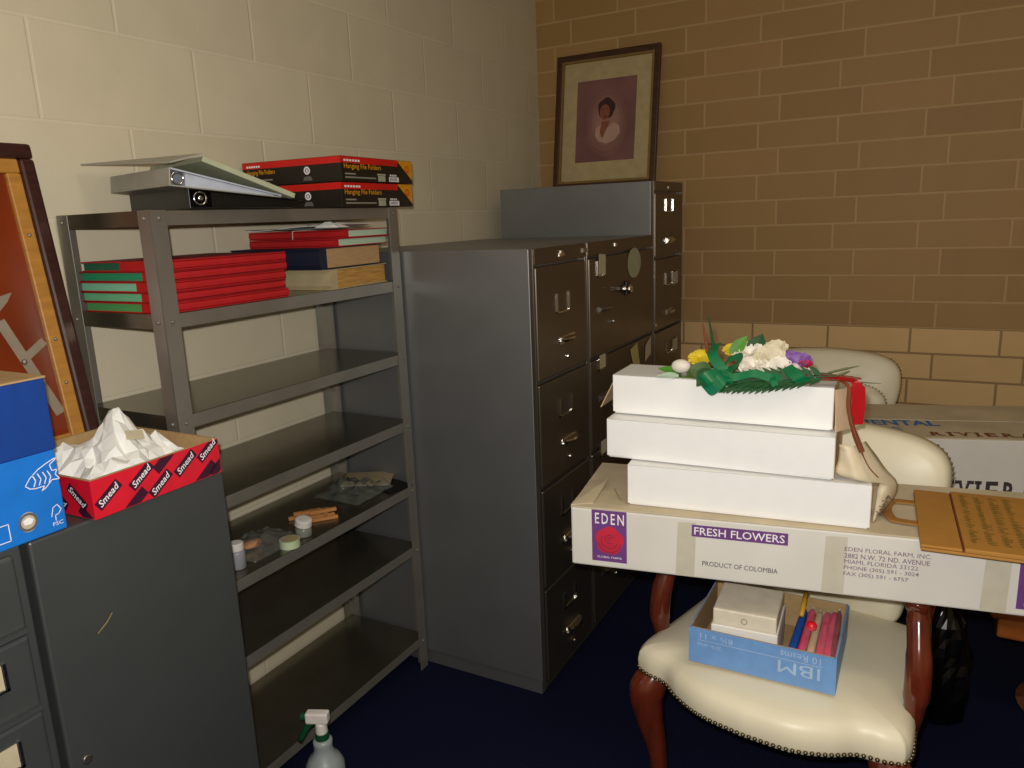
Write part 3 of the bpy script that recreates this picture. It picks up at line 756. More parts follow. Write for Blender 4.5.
m = MB(); m.poly([(-.075, .05, .0035), (.075, .05, .0035), (0, -.005, .0038)]); m.build('flap', 'tan_env', t)
t = thing('plastic_bag', 'smoky clear plastic bag next to the tan envelope on the fifth shelf', 'bag', (.185, -1.69, S5))
crumple('film', 'film_dark', t, 0, 0, .085, .085, .001, .026, 21.7, [(0, .1, .016, .6)], n=24, low=.004, edge=.002, th=.0006)
MB().ball((.012, -.01, .009), .02, 10, (1.6, 1.2, .42)).build('contents', 'black', t, smooth=True)
t = tag(MB().box(-.055, .055, -.045, .045, 0, .005).build('black_booklet', 'black', None, bevel=.001), 'flat black booklet at the front right corner of the fifth shelf', 'booklet')
t.location = (.25, -1.602, S5); t.rotation_euler = (0, 0, R(-12))

# ------------------------------------------------------------------ spray bottle on the carpet
t = thing('spray_bottle', 'white spray bottle with green trigger standing on the navy carpet', 'bottle', (.466, -2.19, 0), R(24))
MB().lathe([(.042, 0), (.046, .004), (.046, .13), (.045, .15), (.036, .168), (.024, .182), (.0215, .196), (.0225, .206), (.0225, .215), (.017, .219)], 28).build('bottle_body', 'bottle', t, smooth=True)
MB().lathe([(.0165, .2192), (.0165, .233)], 22).build('collar', 'green_plastic', t)
MB().lathe([(.0145, .2332), (.0135, .252), (.0125, .262)], 18).box(-.034, .02, -.0115, .0115, .262, .289).build('sprayer_head', 'white_plastic', t, bevel=.004)
m = MB().tube([(-.014, 0, .266), (-.028, 0, .256), (-.04, 0, .238), (-.05, 0, .22), (-.056, 0, .21)], [.008, .008, .007, .0065, .006], 8); m.build('trigger', 'green_plastic', t, smooth=True)
MB().lathe([(.009, 0), (.009, .012)], 12, Matrix.Translation((-.034, 0, .276)) @ Matrix.Rotation(R(-90), 4, 'Y')).build('nozzle', 'green_plastic', t)

# ------------------------------------------------------------------ upholstered chairs
def outline(n=8):
    fr = spline([(0, -.276, 0), (.09, -.268, 0), (.155, -.24, 0), (.2, -.208, 0), (.245, -.2, 0), (.275, -.188, 0)], n)
    sd = spline([(.275, -.188, 0), (.281, -.15, 0), (.268, -.05, 0), (.254, .1, 0), (.244, .21, 0), (.22, .243, 0)], n)
    bkk = spline([(.22, .243, 0), (.1, .255, 0), (0, .258, 0)], 4)
    half = fr[:-1]+sd[:-1]+bkk
    left = [Vector((-p.x, p.y, 0)) for p in half[-2:0:-1]]
    return half+left
def bead_line(m, pts, step, r):
    acc = 0; last = Vector(pts[0]); m.ball(last, r, sub=1)
    for p in pts[1:]:
        p = Vector(p)
        seg = (p-last).length
        while seg >= step:
            last = last+(p-last).normalized()*step
            m.ball(last, r, sub=1); seg = (p-last).length
    return m
def chair(name, label, loc, rz, arms=True, group=None):
    t = thing(name, label, 'chair', loc, rz, group)
    O = outline(); c = Vector((0, -.02, 0))
    rings = []
    for s, z in ((.97, .37), (1.0, .376), (1.008, .39), (1.012, .405), (1.0, .424), (.965, .437), (.9, .445), (.75, .452), (.5, .457), (.2, .459)):
        rings.append([c+(p-c)*s+Vector((0, 0, z)) for p in O])
    MB().loft(rings).build('seat', 'cream', t, smooth=True)
    i0 = len(O)
    half = O[:len(O)//2+1]
    front = [p for p in O if p.y < .2]
    rgt = [p for p in O[:len(O)//2] if p.y < .2]; lft = [p for p in O[len(O)//2:] if p.y < .2]
    path = lft+rgt
    bead_line(MB(), [c+(p-c)*1.012+Vector((0, 0, .383)) for p in path], .0118, .0052).build('nailhead_trim', 'nail', t, smooth=True)
    MB().loft([[c+(p-c)*.74+Vector((0, 0, z)) for p in O] for z in (.345, .3695)]).build('seat_rail', 'mahog', t)
    for s in (-1, 1):
        pth = spline([(s*.235, -.155, .375), (s*.258, -.182, .335), (s*.256, -.182, .27), (s*.24, -.166, .16), (s*.238, -.166, .06), (s*.252, -.184, .02), (s*.256, -.19, .0)], 4)
        rr = [.034, .042, .034, .022, .017, .022, .021]
        rad = [rr[min(i//4, 5)]+(rr[min(i//4, 5)+1]-rr[min(i//4, 5)])*((i-4*min(i//4, 5))/4) for i in range(len(pth))]
        MB().tube(pth, rad, 14).build('leg', 'mahog', t, smooth=True)
        MB().tube(spline([(s*.19, .235, .375), (s*.195, .25, .2), (s*.2, .30, 0)], 5), [.02]*6+[.016]*5, 10).build('leg', 'mahog', t, smooth=True)
        MB().tube(spline([(s*.222, .19, .36), (s*.228, .225, .46), (s*.232, .26, .56), (s*.232, .29, .64)], 4), .019, 10).build('back_post', 'mahog', t, smooth=True)
        if arms:
            MB().tube(spline([(s*.258, -.06, .37), (s*.272, -.09, .45), (s*.272, -.085, .53), (s*.262, -.055, .6), (s*.256, -.04, .628)], 5), [.020]*6+[.024]*6+[.022]*5+[.02]*4, 14).build('arm_support', 'mahog', t, smooth=True)
            MB().tube(spline([(s*.256, -.062, .628), (s*.257, -.04, .6375), (s*.255, .03, .6385), (s*.248, .12, .63), (s*.235, .27, .62)], 5), [.014]+[.02]*20, 12).build('arm', 'mahog', t, smooth=True)
    # back cushion: outline in x,z ; leaning back
    hp = spline([(0, .425, 0), (.13, .427, 0), (.172, .44, 0), (.186, .5, 0), (.203, .58, 0), (.226, .66, 0), (.244, .72, 0), (.25, .775, 0), (.243, .82, 0), (.218, .85, 0), (.165, .871, 0), (.08, .882, 0), (0, .885, 0)], 6)
    P = hp+[Vector((-p.x, p.y, 0)) for p in hp[-2:0:-1]]
    cc = Vector((0, .69, 0))
    def pos(p, s, off):
        q = cc+(p-cc)*s
        return Vector((q.x, .262+(q.y-.45)*.13+off+.10*(q.x*q.x)*-1, q.y))
    rings = [[pos(p, s, o) for p in P] for s, o in ((.1, .032), (.6, .032), (.95, .03), (1.0, .024), (1.004, .0), (1.0, -.02), (.97, -.032), (.9, -.04), (.7, -.05), (.4, -.056), (.1, -.058))]
    MB().loft(rings).build('backrest', 'cream', t, smooth=True)
    bead_line(bead_line(MB(), [pos(p, 1.004, .02) for p in hp if .46 < p.y < .86], .0125, .0034), [pos(Vector((-p.x, p.y, 0)), 1.004, .02) for p in hp if .46 < p.y < .86], .0125, .0034).build('back_nailhead_trim', 'nail', t, smooth=True)
    return t
ch1 = chair('armchair', 'cream upholstered mahogany armchair in front, boxes laid across its arms', (1.43, -1.70, 0), R(-9.3))
ch2 = chair('armchair', 'cream upholstered chair against the brick wall, behind the flowers', (1.335, -.67, 0), R(0), arms=False)
pad = thing('seat_cushion', 'cream cushion leaning against the back of the chair by the brick wall', 'cushion', (1.345, -.512, .462), 0, None, 0, R(-7))
m = MB(); rings = []
hp = spline([(0, 0, 0), (.17, .0, 0), (.205, .03, 0), (.21, .15, 0), (.205, .25, 0), (.19, .29, 0), (.15, .318, 0), (.07, .33, 0), (0, .333, 0)], 5)
P = hp+[Vector((-p.x, p.y, 0)) for p in hp[-2:0:-1]]
for s, o in ((.1, .03), (.9, .024), (.98, .014), (1.0, 0), (.98, -.014), (.9, -.024), (.1, -.03)):
    rings.append([(p.x*s, o, .166+(p.y-.166)*s) for p in P])
m.loft(rings).build('cushion_body', 'cream', pad, smooth=True)
bead_line(MB(), [(p.x*1.004, .006, p.y) for p in hp], .012, .0035).build('piping', 'nail', pad, smooth=True)
st3 = thing('side_table', 'low polished brown wooden table at the right edge, under the long white box', 'table', (2.118, -.98, 0), R(0))
MB().box(-.27, .27, -.22, .22, .345, .372).build('table_top', 'oak', st3, bevel=.008)
MB().box(-.25, .25, -.2, .2, .285, .3445).build('apron', 'oak', st3, bevel=.006)
MB().lathe([(.03, .03), (.045, .08), (.03, .14), (.05, .2), (.04, .2845)], 20).build('pedestal', 'mahog', st3, smooth=True)
MB().lathe([(.16, 0), (.17, .01), (.12, .025), (.04, .0295)], 28).build('foot', 'mahog', st3)

# ------------------------------------------------------------------ EDEN flower box across the arms
U0 = Vector((1.009, -1.939, .66)); phi = R(9)
ed = thing('flower_box', 'long off-white flower box with purple labels lying across the front armchair', 'box', U0, phi)
EL, EDp, EH = .944, .30, .134
MB().box(0, EL, 0, EDp, 0, EH-.003).build('carton_body', 'eden', ed, bevel=.004)
m = MB().box(.0, EL, .0, EDp, EH-.003, EH); m.build('top_panel', 'eden_top', ed, bevel=.001)
m = MB(); m.loft([[(.0, .004, EH), (.004, .16, EH), (.05, .15, EH+.012), (.045, .02, EH+.001)], [(.0, .004, EH+.002), (.004, .16, EH+.002), (.05, .15, EH+.014), (.045, .02, EH+.003)]]); m.build('loose_flap', 'eden_top', ed)
m = MB().tube([(.07, .12, EH+.001), (.09, .07, EH+.002), (.1, .05, EH+.001)], .0012, 5); m.build('top_crease', 'kraft_in', ed)
F = dict(org=(0, 0, 0), u=(1, 0, 0))
X1, Z1 = (1, 0, 0), (0, 0, 1)
def eden_logo(a):
    lg = flat('rose_label', rect(a, .0145, a+.075, .1335-.003), 'purple', ed, off=.0008, **F)
    text('lettering', 'EDEN', 'ink_white', lg, (a+.0075, 0, .1), X1, Z1, w=.062, h=.024, off=.0014, bold=.01, sp=1.35)
    flat('rose', ell(a+.038, .063, .030, .031, 30, .05), 'rose_red', lg, off=.0012, **F)
    sw = ringband(a+.038, .066, .0085, .0105, 18, .3, 5.2)+ringband(a+.038, .063, .0165, .0185, 20, 2.6, 6.0)+ringband(a+.038, .06, .023, .025, 20, 3.3, 6.2)+ringband(a+.038, .066, .003, .0045, 12, 0, 5)
    flat('rose_petal_lines', sw, 'rose_dark', lg, off=.0014, **F)
    text('lettering', 'FLORAL FARMS', 'ink_white', lg, (a+.012, 0, .0225), X1, Z1, w=.052, h=.0045, off=.0014)
eden_logo(.046); eden_logo(.831)
for a, w in ((.223, .038), (.504, .04), (.774, .042)):
    flat('tape', [(a, .002), (a+w, .003), (a+w+.003, .122), (a+.004, .12)], 'tape_clear', ed, off=.0006, **F)
bd = flat('printed_band', rect(.255, .092, .44, .1175), 'purple', ed, off=.0009, **F)
text('lettering', 'FRESH FLOWERS', 'ink_white', bd, (.26, 0, .0965), X1, Z1, w=.174, h=.0165, off=.0014, bold=.008)
text('lettering', 'PRODUCT OF COLOMBIA', 'ink_dark', ed, (.277, 0, .030), X1, Z1, w=.146, h=.0105, off=.0009, bold=.006)
for i, (s, w) in enumerate([('EDEN FLORAL FARM, INC.', .148), ('2882 N.W. 72 ND. AVENUE', .146), ('MIAMI, FLORIDA 33122', .127), ('PHONE (305) 591 - 3024', .129), ('FAX (305) 591 - 6757', .112)]):
    text('lettering', s, 'lilac_ink', ed, (.5425, 0, .0925-i*.0128), X1, Z1, w=w, h=.0098, off=.0009, bold=.004)

# ------------------------------------------------------------------ three white cartons
def carton(label, loc, ph, L, dp, H, extra=None):
    t = thing('white_carton', label, 'box', loc, ph, 'white cartons stacked on the flower box')
    MB().box(.003, L-.003, .003, dp-.003, 0, H-.004).build('carton_base', 'carton', t, bevel=.002)
    mm = MB().box(0, L, 0, .002, .004, H).box(0, L, 0, dp, H-.002, H).box(0, L, dp-.002, dp, .004, H).box(0, .002, .002, dp-.002, .004, H)
    mm.build('lid', 'carton', t, bevel=.003)
    sub_of(t, 'end_flap', MB().box(L-.0025, L+.001, .003, dp-.003, .002, H-.003), 'carton_side', 'aged cream cardboard end flap')
    return t
carton('lowest and longest of three glossy white cartons on the flower box', (1.119, -1.887, .7945), R(6.5), .468, .235, .0895)
carton('middle of three glossy white cartons on the flower box', (1.063, -1.861, .8865), R(2.5), .454, .24, .086)
k1 = carton('topmost of three glossy white cartons, flowers lying on it', (1.062, -1.82, .975), R(1.5), .445, .125, .086)
m = MB(); m.loft([[(.004, .01, .078), (-.032, .012, .008), (-.03, .1, .01), (.004, .12, .078)], [(.002, .01, .078), (-.034, .012, .008), (-.032, .1, .01), (.002, .12, .078)]]); sub_of(k1, 'side_flap', m, 'carton_side', 'brown open side flap')
m = MB(); m.loft([[(.447, .002, .082), (.486, .05, .084), (.487, .05, .002), (.45, .004, -.002)], [(.449, .001, .082), (.488, .049, .084), (.489, .049, .002), (.452, .003, -.002)]]); sub_of(k1, 'side_flap', m, 'carton_side')

# ------------------------------------------------------------------ cream paper sleeve at the right of the cartons
cs = thing('paper_sleeve', 'crumpled cream paper sleeve slumped at the right end of the white cartons', 'paper bag', (1.6, -1.79, .7955))
left_ = [(1.522, .955), (1.522, .925), (1.522, .893), (1.588, .885), (1.59, .86), (1.59, .83), (1.586, .797)]
right_ = [(1.565, .952), (1.585, .925), (1.607, .895), (1.624, .865), (1.622, .838), (1.608, .815), (1.596, .797)]
mb = MB(); fr_, bk_ = [], []
LS = spline([Vector((x, 0, z)) for x, z in left_], 4); RS = spline([Vector((x, 0, z)) for x, z in right_], 4)
for k, (p, q) in enumerate(zip(LS, RS)):
    row = []
    for j in range(13):
        f = j/12; w_ = q.x-p.x
        x = p.x+w_*f; z = p.z*(1-f)+q.z*f
        y = -1.822+.03*(p.x-1.522)/.07-.5*w_*math.sin(math.pi*f)*.45+.05*f*f*f+.007*noise.noise(Vector((x*40, z*38, 2)))+.004*noise.noise(Vector((x*90, z*90, 7)))
        row.append(mb.bm.verts.new((x-1.6, y+1.79, z-.7955)))
    fr_.append(row)
for a_, b_ in zip(fr_, fr_[1:]):
    for j in range(12): mb.bm.faces.new((a_[j], a_[j+1], b_[j+1], b_[j]))
o = mb.build('sleeve', 'cream_paper', cs, smooth=True); md = o.modifiers.new('thick', 'SOLIDIFY'); md.thickness = .0015
for i, s_ in enumerate('XZZA'):
    text('lettering', s_, 'ink_dark', cs, (-.006+.0045*i, -.068+.0005*i, .04+.011*i), (.96, .05, .1), (-.1, .0, 1), w=.012, h=.0085, off=.002)

# ------------------------------------------------------------------ brown paper bag with handle
kb = thing('paper_bag', 'flat brown paper carrier bag with loop handle, lying on the flower box', 'paper bag', (1.671, -1.896, .7955), R(3.5))
MB().box(0, .36, 0, .30, 0, .005).build('back_panel', 'kraft', kb, bevel=.001)
MB().box(.0, .065, .002, .298, .0055, .0105).box(.068, .36, .0, .30, .0055, .0135).build('front_panel', 'kraft', kb, bevel=.0015)
m = MB(); pth = spline([(.02, .235, .003), (-.03, .232, .004), (-.046, .222, .004), (-.053, .18, .004), (-.046, .135, .004), (-.03, .122, .004), (.02, .12, .003)], 5)
m.strip([Vector((p.x, p.y, p.z)) for p in pth], .019, [Vector((-(pth[min(i+1, len(pth)-1)]-pth[max(i-1, 0)]).y, (pth[min(i+1, len(pth)-1)]-pth[max(i-1, 0)]).x, 0)) for i in range(len(pth))], .003)
m.build('handle', 'kraft_dark', kb)
MB().box(.066, .0675, .001, .299, .0056, .0115).build('crease', 'stem_brown', kb)
rs = random.Random(4)
for k, a in enumerate((.083, .108, .133, .158, .205, .235)):
    y0_, y1_ = (.03, .275) if k < 4 else (.07, .25)
    sg = []; y = y0_
    while y < y1_:
        st_ = .008+rs.random()*.006
        sg += polyline([(a, y), (a+.010*rs.random()+.004, y+st_*.3), (a-.003, y+st_*.6), (a+.006, y+st_)], .0022)
        y += st_*(1.0 if rs.random() < .8 else 1.5)
    flat('script_print', sg, 'olive_ink', kb, off=.0004, org=(0, 0, .0135), u=(1, 0, 0), v=(0, 1, 0))

# ------------------------------------------------------------------ long white box behind
rv = thing('long_white_box', 'long white and tan box with dark serif lettering on the chair behind', 'box', (1.325, -1.06, .4605), R(15.5))
RL, RD, RH = 1.02, .39, .286
MB().box(0, RL, 0, RD, 0, RH-.003).build('carton_body', 'eden', rv, bevel=.003)
sub_of(rv, 'top_panel', MB().box(0, RL, 0, RD, RH-.003, RH), 'eden_top', 'tan cardboard top panel')
MB().box(RL*.2, RL-.01, RD*.49, RD*.51, RH, RH+.001).build('seam', 'tape_clear', rv)
# front lettering (slab look) and top lettering
def slab_word(word, m_, par, a0, b0, w, h, gap, n_=(0, 0, 1), u_=(1, 0, 0), org=(0, 0, 0)):
    u_, v_ = Vector(u_), Vector(n_); a = a0; sh_ = []
    t_ = h*.16; sw = w*.16
    for c_ in word:
        ww = w*.42 if c_ == 'I' else w
        if c_ == 'I': sh_.append(rect(a+ww*.5-w*.14, b0, a+ww*.5+w*.14, b0+h))
        else: text('lettering', c_, m_, par, Vector(org)+u_*a+v_*b0, u_, v_, w=ww, h=h, off=.0008, bold=.03)
        feet = dict(R=((0, 0), (.85, 0)), A=((0, 0), (1, 0)), V=((0, 1), (1, 1)), I=((.5, 0), (.5, 1)), E=())[c_]
        for fx_, top in feet:
            cx_ = a+ww*fx_; y_ = b0+h-t_ if top else b0
            sh_.append(rect(cx_-w*.28, y_, cx_+w*.28, y_+t_))
        a += ww+gap
    flat('lettering', sh_, m_, par, off=.001, org=org, u=u_, v=v_)
slab_word('RIVIERA', 'ink_dark', rv, .383, .10, .0315, .062, .013)
slab_word('RIVIERA', 'stem_brown', rv, .385, .022, .030, .038, .014, (0, 1, 0), (1, 0, 0), (0, 0, RH))
text('lettering', 'CONTINENTAL', 'blue_ink', rv, (-.0+.005, .125, RH), X1, (0, 1, 0), w=.43, h=.06, off=.0008, bold=.03)
text('lettering', 'FARMS', 'blue_ink', rv, (.12, .065, RH), X1, (0, 1, 0), w=.2, h=.042, off=.0008, bold=.03)

# ------------------------------------------------------------------ blue box on the seat and what it holds
sb = thing('open_box', 'shallow pale blue box holding candles and a small carton on the armchair seat', 'box', (1.254, -1.886, .4605), R(0))
BL, BD, BHt = .291, .235, .079
m = MB().box(0, BL, 0, .003, 0, BHt); m.build('front_panel', 'ream_blue', sb)
MB().box(0, BL, BD-.003, BD, 0, BHt).build('rear_panel', 'ream_blue', sb)
MB().box(0, .003, .003, BD-.003, 0, BHt).build('end_panel', 'ream_blue', sb)
MB().box(BL-.003, BL, .003, BD-.003, 0, BHt).build('end_panel', 'ream_blue', sb)
MB().box(.003, BL-.003, .003, BD-.003, 0, .003).build('base', 'kraft_in', sb)
MB().box(.003, .0045, .003, BD-.003, .003, BHt+.001).box(BL-.0045, BL-.003, .003, BD-.003, .003, BHt+.001).box(.003, BL-.003, BD-.0045, BD-.003, .003, BHt+.001).box(.003, BL-.003, .003, .0045, .003, BHt+.001).build('lining', 'kraft_in', sb)
# lettering is upside down, as the box is a carton lid turned over
XN, ZN = (-1, 0, 0), (0, 0, -1)
text('lettering', '10 Reams', 'ream_ink', sb, (.262, 0, .073), XN, ZN, w=.076, h=.015, off=-.0 + .0008)
text('lettering', 'IBM', 'ream_ink', sb, (.262, 0, .05), XN, ZN, w=.08, h=.026, off=.0008, bold=.02)
text('lettering', '8½ x 11', 'ream_ink', sb, (.092, 0, .071), XN, ZN, w=.068, h=.013, off=.0008)
text('lettering', '20 lb. white', 'ream_ink', sb, (.068, 0, .048), XN, ZN, w=.05, h=.008, off=.0008)
flat('printed_rule', [rect(.02, .0535, .265, .055)], 'ream_ink', sb, off=.0008, org=(0, 0, 0), u=X1)
wb = thing('small_carton', 'small ivory lidded carton standing inside the pale blue box', 'box', (1.299, -1.868, .4645), R(3))
MB().box(-.003, .131, -.001, .135, 0, .083).build('carton_base', 'paper', wb, bevel=.002)
MB().box(0, .128, .002, .13, .083, .119).build('lid', 'ivory', wb, bevel=.003)
flat('emblem', ringband(.064, .1, .005, .0065, 16), 'grey_ink', wb, off=.0008, org=(0, .002, 0), u=X1)
cn = [('blue', 'blue_wax', 1.449, .0095, .0), ('pink', 'pink', 1.468, .0088, .004), ('cream', 'cream_wax', 1.486, .0085, .0), ('pink', 'pink', 1.505, .0092, .003), ('pink', 'pink', 1.521, .0095, .006), ('maroon', 'maroon', 1.5335, .0062, .012)]
lab = {0: 'tall blue taper candle beside the small ivory carton', 1: 'pink taper candle between the blue and cream candles', 2: 'cream taper candle among the pink ones in the blue box', 3: 'pink taper candle just right of the cream candle', 4: 'pink taper candle second from the right in the blue box', 5: 'dark maroon candle against the right end of the blue box'}
for i, (nm, mm, x, r, dz) in enumerate(cn):
    t = thing('candle', lab[i], 'candle', (x, -1.868, .480+dz), R(-4+i), 'candles in the pale blue box', 0, 0)
    p0, p1 = Vector((0, 0, 0)), Vector((0, .168, .052))
    MB().tube([p0, p0+(p1-p0)*.05, p0+(p1-p0)*.95, p1], [r*.8, r, r*.85, r*.4], 14).build('wax', mm, t, smooth=True)
    MB().tube([p1, p1+Vector((0, .006, .004))], .001, 5).build('wick', 'string', t)
t = tag(MB().ball((0, 0, 0), .011, 14).build('red_ball', 'hot_red', None, smooth=True), 'bright red ball resting on the candles in the blue box', 'ball'); t.location = (1.484, -1.775, .538)
t = tag(MB().tube([(0, 0, 0), (.0, .07, .024)], [.005, .005], 8).build('yellow_pencil', 'yellow_wax', None, smooth=True), 'yellow stick lying above the blue candle in the blue box', 'pencil'); t.location = (1.459, -1.745, .54)
t = thing('plastic_wrap', 'clear crinkled wrap around the pink candles in the blue box', 'wrap', (1.506, -1.785, .515), 0, None, 0, R(17))
crumple('film', 'film', t, 0, 0, .036, .082, .012, .014, 5.5, [(0, 0, .006, .6)], n=22, low=.002, edge=.0, th=.0005)

# ------------------------------------------------------------------ black bag on the floor behind the chair
t = thing('rubbish_bag', 'crumpled black plastic bag on the carpet behind the armchair', 'bag', (1.755, -1.14, 0))
m = MB(); rings = []
for k in range(15):
    f = k/14; z = .36*f; rr = .066*(math.sin(math.pi*min(1, .25+.72*f))**.6)*(1 if f < .8 else 1-(f-.8)*3.2)
    rings.append([(max(.012, rr*(1+.28*noise.noise(Vector((math.cos(a*.2618)*2.6, math.sin(a*.2618)*2.6, f*5)))))*math.cos(a*.2618), max(.012, rr*(1+.28*noise.noise(Vector((math.cos(a*.2618)*2.6, math.sin(a*.2618)*2.6, f*5)))))*math.sin(a*.2618), z) for a in range(24)])
m.loft(rings).build('bag_body', 'bag_black', t)

# ------------------------------------------------------------------ artificial bouquet on the top carton
bq = thing('artificial_bouquet', 'artificial flower spray with green ribbon bow lying on the topmost white carton', 'flowers', (1.3, -1.76, 1.063))
def L3(x, z, y=-1.76): return Vector((x-1.3, y+1.76, (z-1.063)*(.74 if z > 1.063 else 1)))
rb = random.Random(11)
def leaf_blade(name, mm, p, d, n_, L, W, serr=0, curl=.15, seg=10):
    p = Vector(p); d = Vector(d).normalized(); n_ = Vector(n_).normalized(); s = d.cross(n_).normalized(); n_ = s.cross(d)
    mb = MB(); rows = []
    for i in range(seg+1):
        f = i/seg; w = W*math.sin(math.pi*min(.98, .06+.94*f)**.8)*(.62 if serr and i % 2 else 1)
        c_ = p+d*L*f+n_*(-curl*L*f*f)
        sh_ = -d*(W*.25 if serr and i % 2 == 0 else 0)
        rows.append([mb.bm.verts.new(c_-s*w+n_*.12*w-sh_*0), mb.bm.verts.new(c_), mb.bm.verts.new(c_+s*w+n_*.12*w)])
    for a, b in zip(rows, rows[1:]):
        for k in range(2): mb.bm.faces.new((a[k], a[k+1], b[k+1], b[k]))
    o = mb.build(name, mm, bq, smooth=False)
    s_ = o.modifiers.new('thick', 'SOLIDIFY'); s_.thickness = .0008
    return o
# big dark leaves
leaf_blade('leaf', 'leaf_olive', L3(1.255, 1.066, -1.80), (-1, -.1, .12), (0, -.8, .6), .06, .02)
leaf_blade('leaf', 'leaf_olive', L3(1.268, 1.07, -1.79), (-.6, -.3, .25), (0, -1, .6), .05, .022)
leaf_blade('leaf', 'leaf_bright', L3(1.21, 1.069, -1.79), (-1, .1, .22), (0, -.6, 1), .06, .013)
leaf_blade('leaf', 'leaf_bright', L3(1.30, 1.12, -1.75), (.4, .2, .6), (0, -1, .4), .05, .014)
leaf_blade('leaf', 'page_pale', L3(1.205, 1.066, -1.81), (-1, -.2, .08), (0, -.4, 1), .05, .011)
leaf_blade('leaf', 'leaf', L3(1.34, 1.12, -1.74), (.2, .3, .6), (0, -1, .3), .05, .02)
leaf_blade('leaf', 'leaf', L3(1.28, 1.09, -1.82), (-.3, -.5, -.25), (0, -.8, .7), .05, .022)
# serrated fern fronds along the front
def frond(p, d, n_, L, W, k=13):
    p = Vector(p); d = Vector(d).normalized(); n_ = Vector(n_).normalized(); sd = d.cross(n_).normalized(); n_ = sd.cross(d)
    mb = MB(); mb.tube([p, p+d*L*.5+n_*.004, p+d*L], [.0016, .0013, .0005], 5)
    for i in range(k):
        f = .12+.86*i/(k-1); w = W*(math.sin(math.pi*min(.97, .22+.72*f)))**.7
        for sg in (-1, 1):
            dr = (d*.8+sd*sg*.75+n_*(.1+.12*rb.random())).normalized(); q = p+d*L*f; sw = dr.cross(n_).normalized()
            hw_ = w*.24; l_ = w*1.25
            pts = [q, q+dr*l_*.4+sw*hw_, q+dr*l_, q+dr*l_*.4-sw*hw_]
            mb.loft([pts, [v+n_*.0008 for v in pts]])
    return mb.build('frond', 'leaf', bq)
frond(L3(1.51, 1.09, -1.80), (-1, -.15, -.085), (0, -.75, .8), .225, .030, 15)
frond(L3(1.48, 1.084, -1.81), (-1, -.16, -.15), (0, -.85, .6), .19, .026, 14)
frond(L3(1.50, 1.092, -1.79), (-1, -.02, -.04), (0, -.6, 1), .20, .026, 13)
frond(L3(1.40, 1.082, -1.815), (-1, -.25, -.22), (0, -.85, .6), .12, .024, 11)
# flowers
def petals(name, mm, c, R_, n, layers, tilt0, mm2=None, wid=.5, up=(0, -.5, .85)):
    mb = MB(); c = Vector(c); upv = Vector(up).normalized()
    q = Vector((0, 0, 1)).rotation_difference(upv)
    for l in range(layers):
        k = n-l*max(1, n//(layers+1)); tl_ = tilt0+l*(80-tilt0)/max(1, layers)
        for i in range(k):
            a = 2*math.pi*(i+.5*l)/k+rb.random()*.25; Lp = R_*(1-.16*l)
            rows = []
            for f, wf in ((0, .25), (.35, .8), (.7, 1), (1, .55)):
                tt_ = R(tl_)*(1-.35*f); r_ = Lp*f*math.cos(tt_); z_ = Lp*f*math.sin(tt_)
                w_ = Lp*wid*wf
                row = []
                for sgn in (-1, 0, 1):
                    v_ = Vector((r_, sgn*w_, z_+abs(sgn)*w_*.35)); v_.rotate(Matrix.Rotation(a, 3, 'Z')); v_.rotate(q); row.append(mb.bm.verts.new(c+v_))
                rows.append(row)
            for a_, b_ in zip(rows, rows[1:]):
                for s2 in range(2): mb.bm.faces.new((a_[s2], a_[s2+1], b_[s2+1], b_[s2]))
    o = mb.build(name, mm, bq)
    s_ = o.modifiers.new('thick', 'SOLIDIFY'); s_.thickness = .0007
    return o
petals('rose_bloom', 'petal_white', L3(1.335, 1.118, -1.74), .036, 8, 4, 15)
petals('rose_bloom', 'petal_white', L3(1.352, 1.095, -1.785), .030, 7, 4, 15)
petals('rose_bloom', 'petal_cream', L3(1.378, 1.108, -1.76), .034, 7, 3, 25, up=(.3, -.7, .6))
petals('rose_bloom', 'petal_cream', L3(1.385, 1.13, -1.73), .026, 6, 3, 30)
petals('rose_bloom', 'petal_white', L3(1.40, 1.09, -1.78), .028, 6, 3, 20, up=(.3, -.8, .5))
petals('chrysanthemum_bloom', 'petal_yellow', L3(1.238, 1.108, -1.765), .026, 20, 5, 10, wid=.17)
petals('chrysanthemum_bloom', 'petal_yellow', L3(1.296, 1.128, -1.73), .02, 16, 4, 10, wid=.18)
petals('violet_bloom', 'petal_purple', L3(1.432, 1.102, -1.76), .03, 7, 3, 20, wid=.45)
petals('violet_bloom', 'petal_purple', L3(1.412, 1.108, -1.74), .024, 6, 3, 20, wid=.45)
petals('pink_bloom', 'petal_pink', L3(1.425, 1.085, -1.79), .026, 6, 3, 15, wid=.45)
petals('pink_bloom', 'petal_pink', L3(1.455, 1.083, -1.79), .02, 6, 2, 15, wid=.45)
petals('red_bloom', 'red_flash', L3(1.449, 1.103, -1.77), .014, 5, 2, 30)
MB().ball(L3(1.207, 1.092, -1.80), .018, 16, (1.15, .9, .8)).build('white_bud', 'petal_white', bq, smooth=True)
MB().ball(L3(1.214, 1.071, -1.80), .008, 12).build('dew_bead', 'jar', bq, smooth=True)
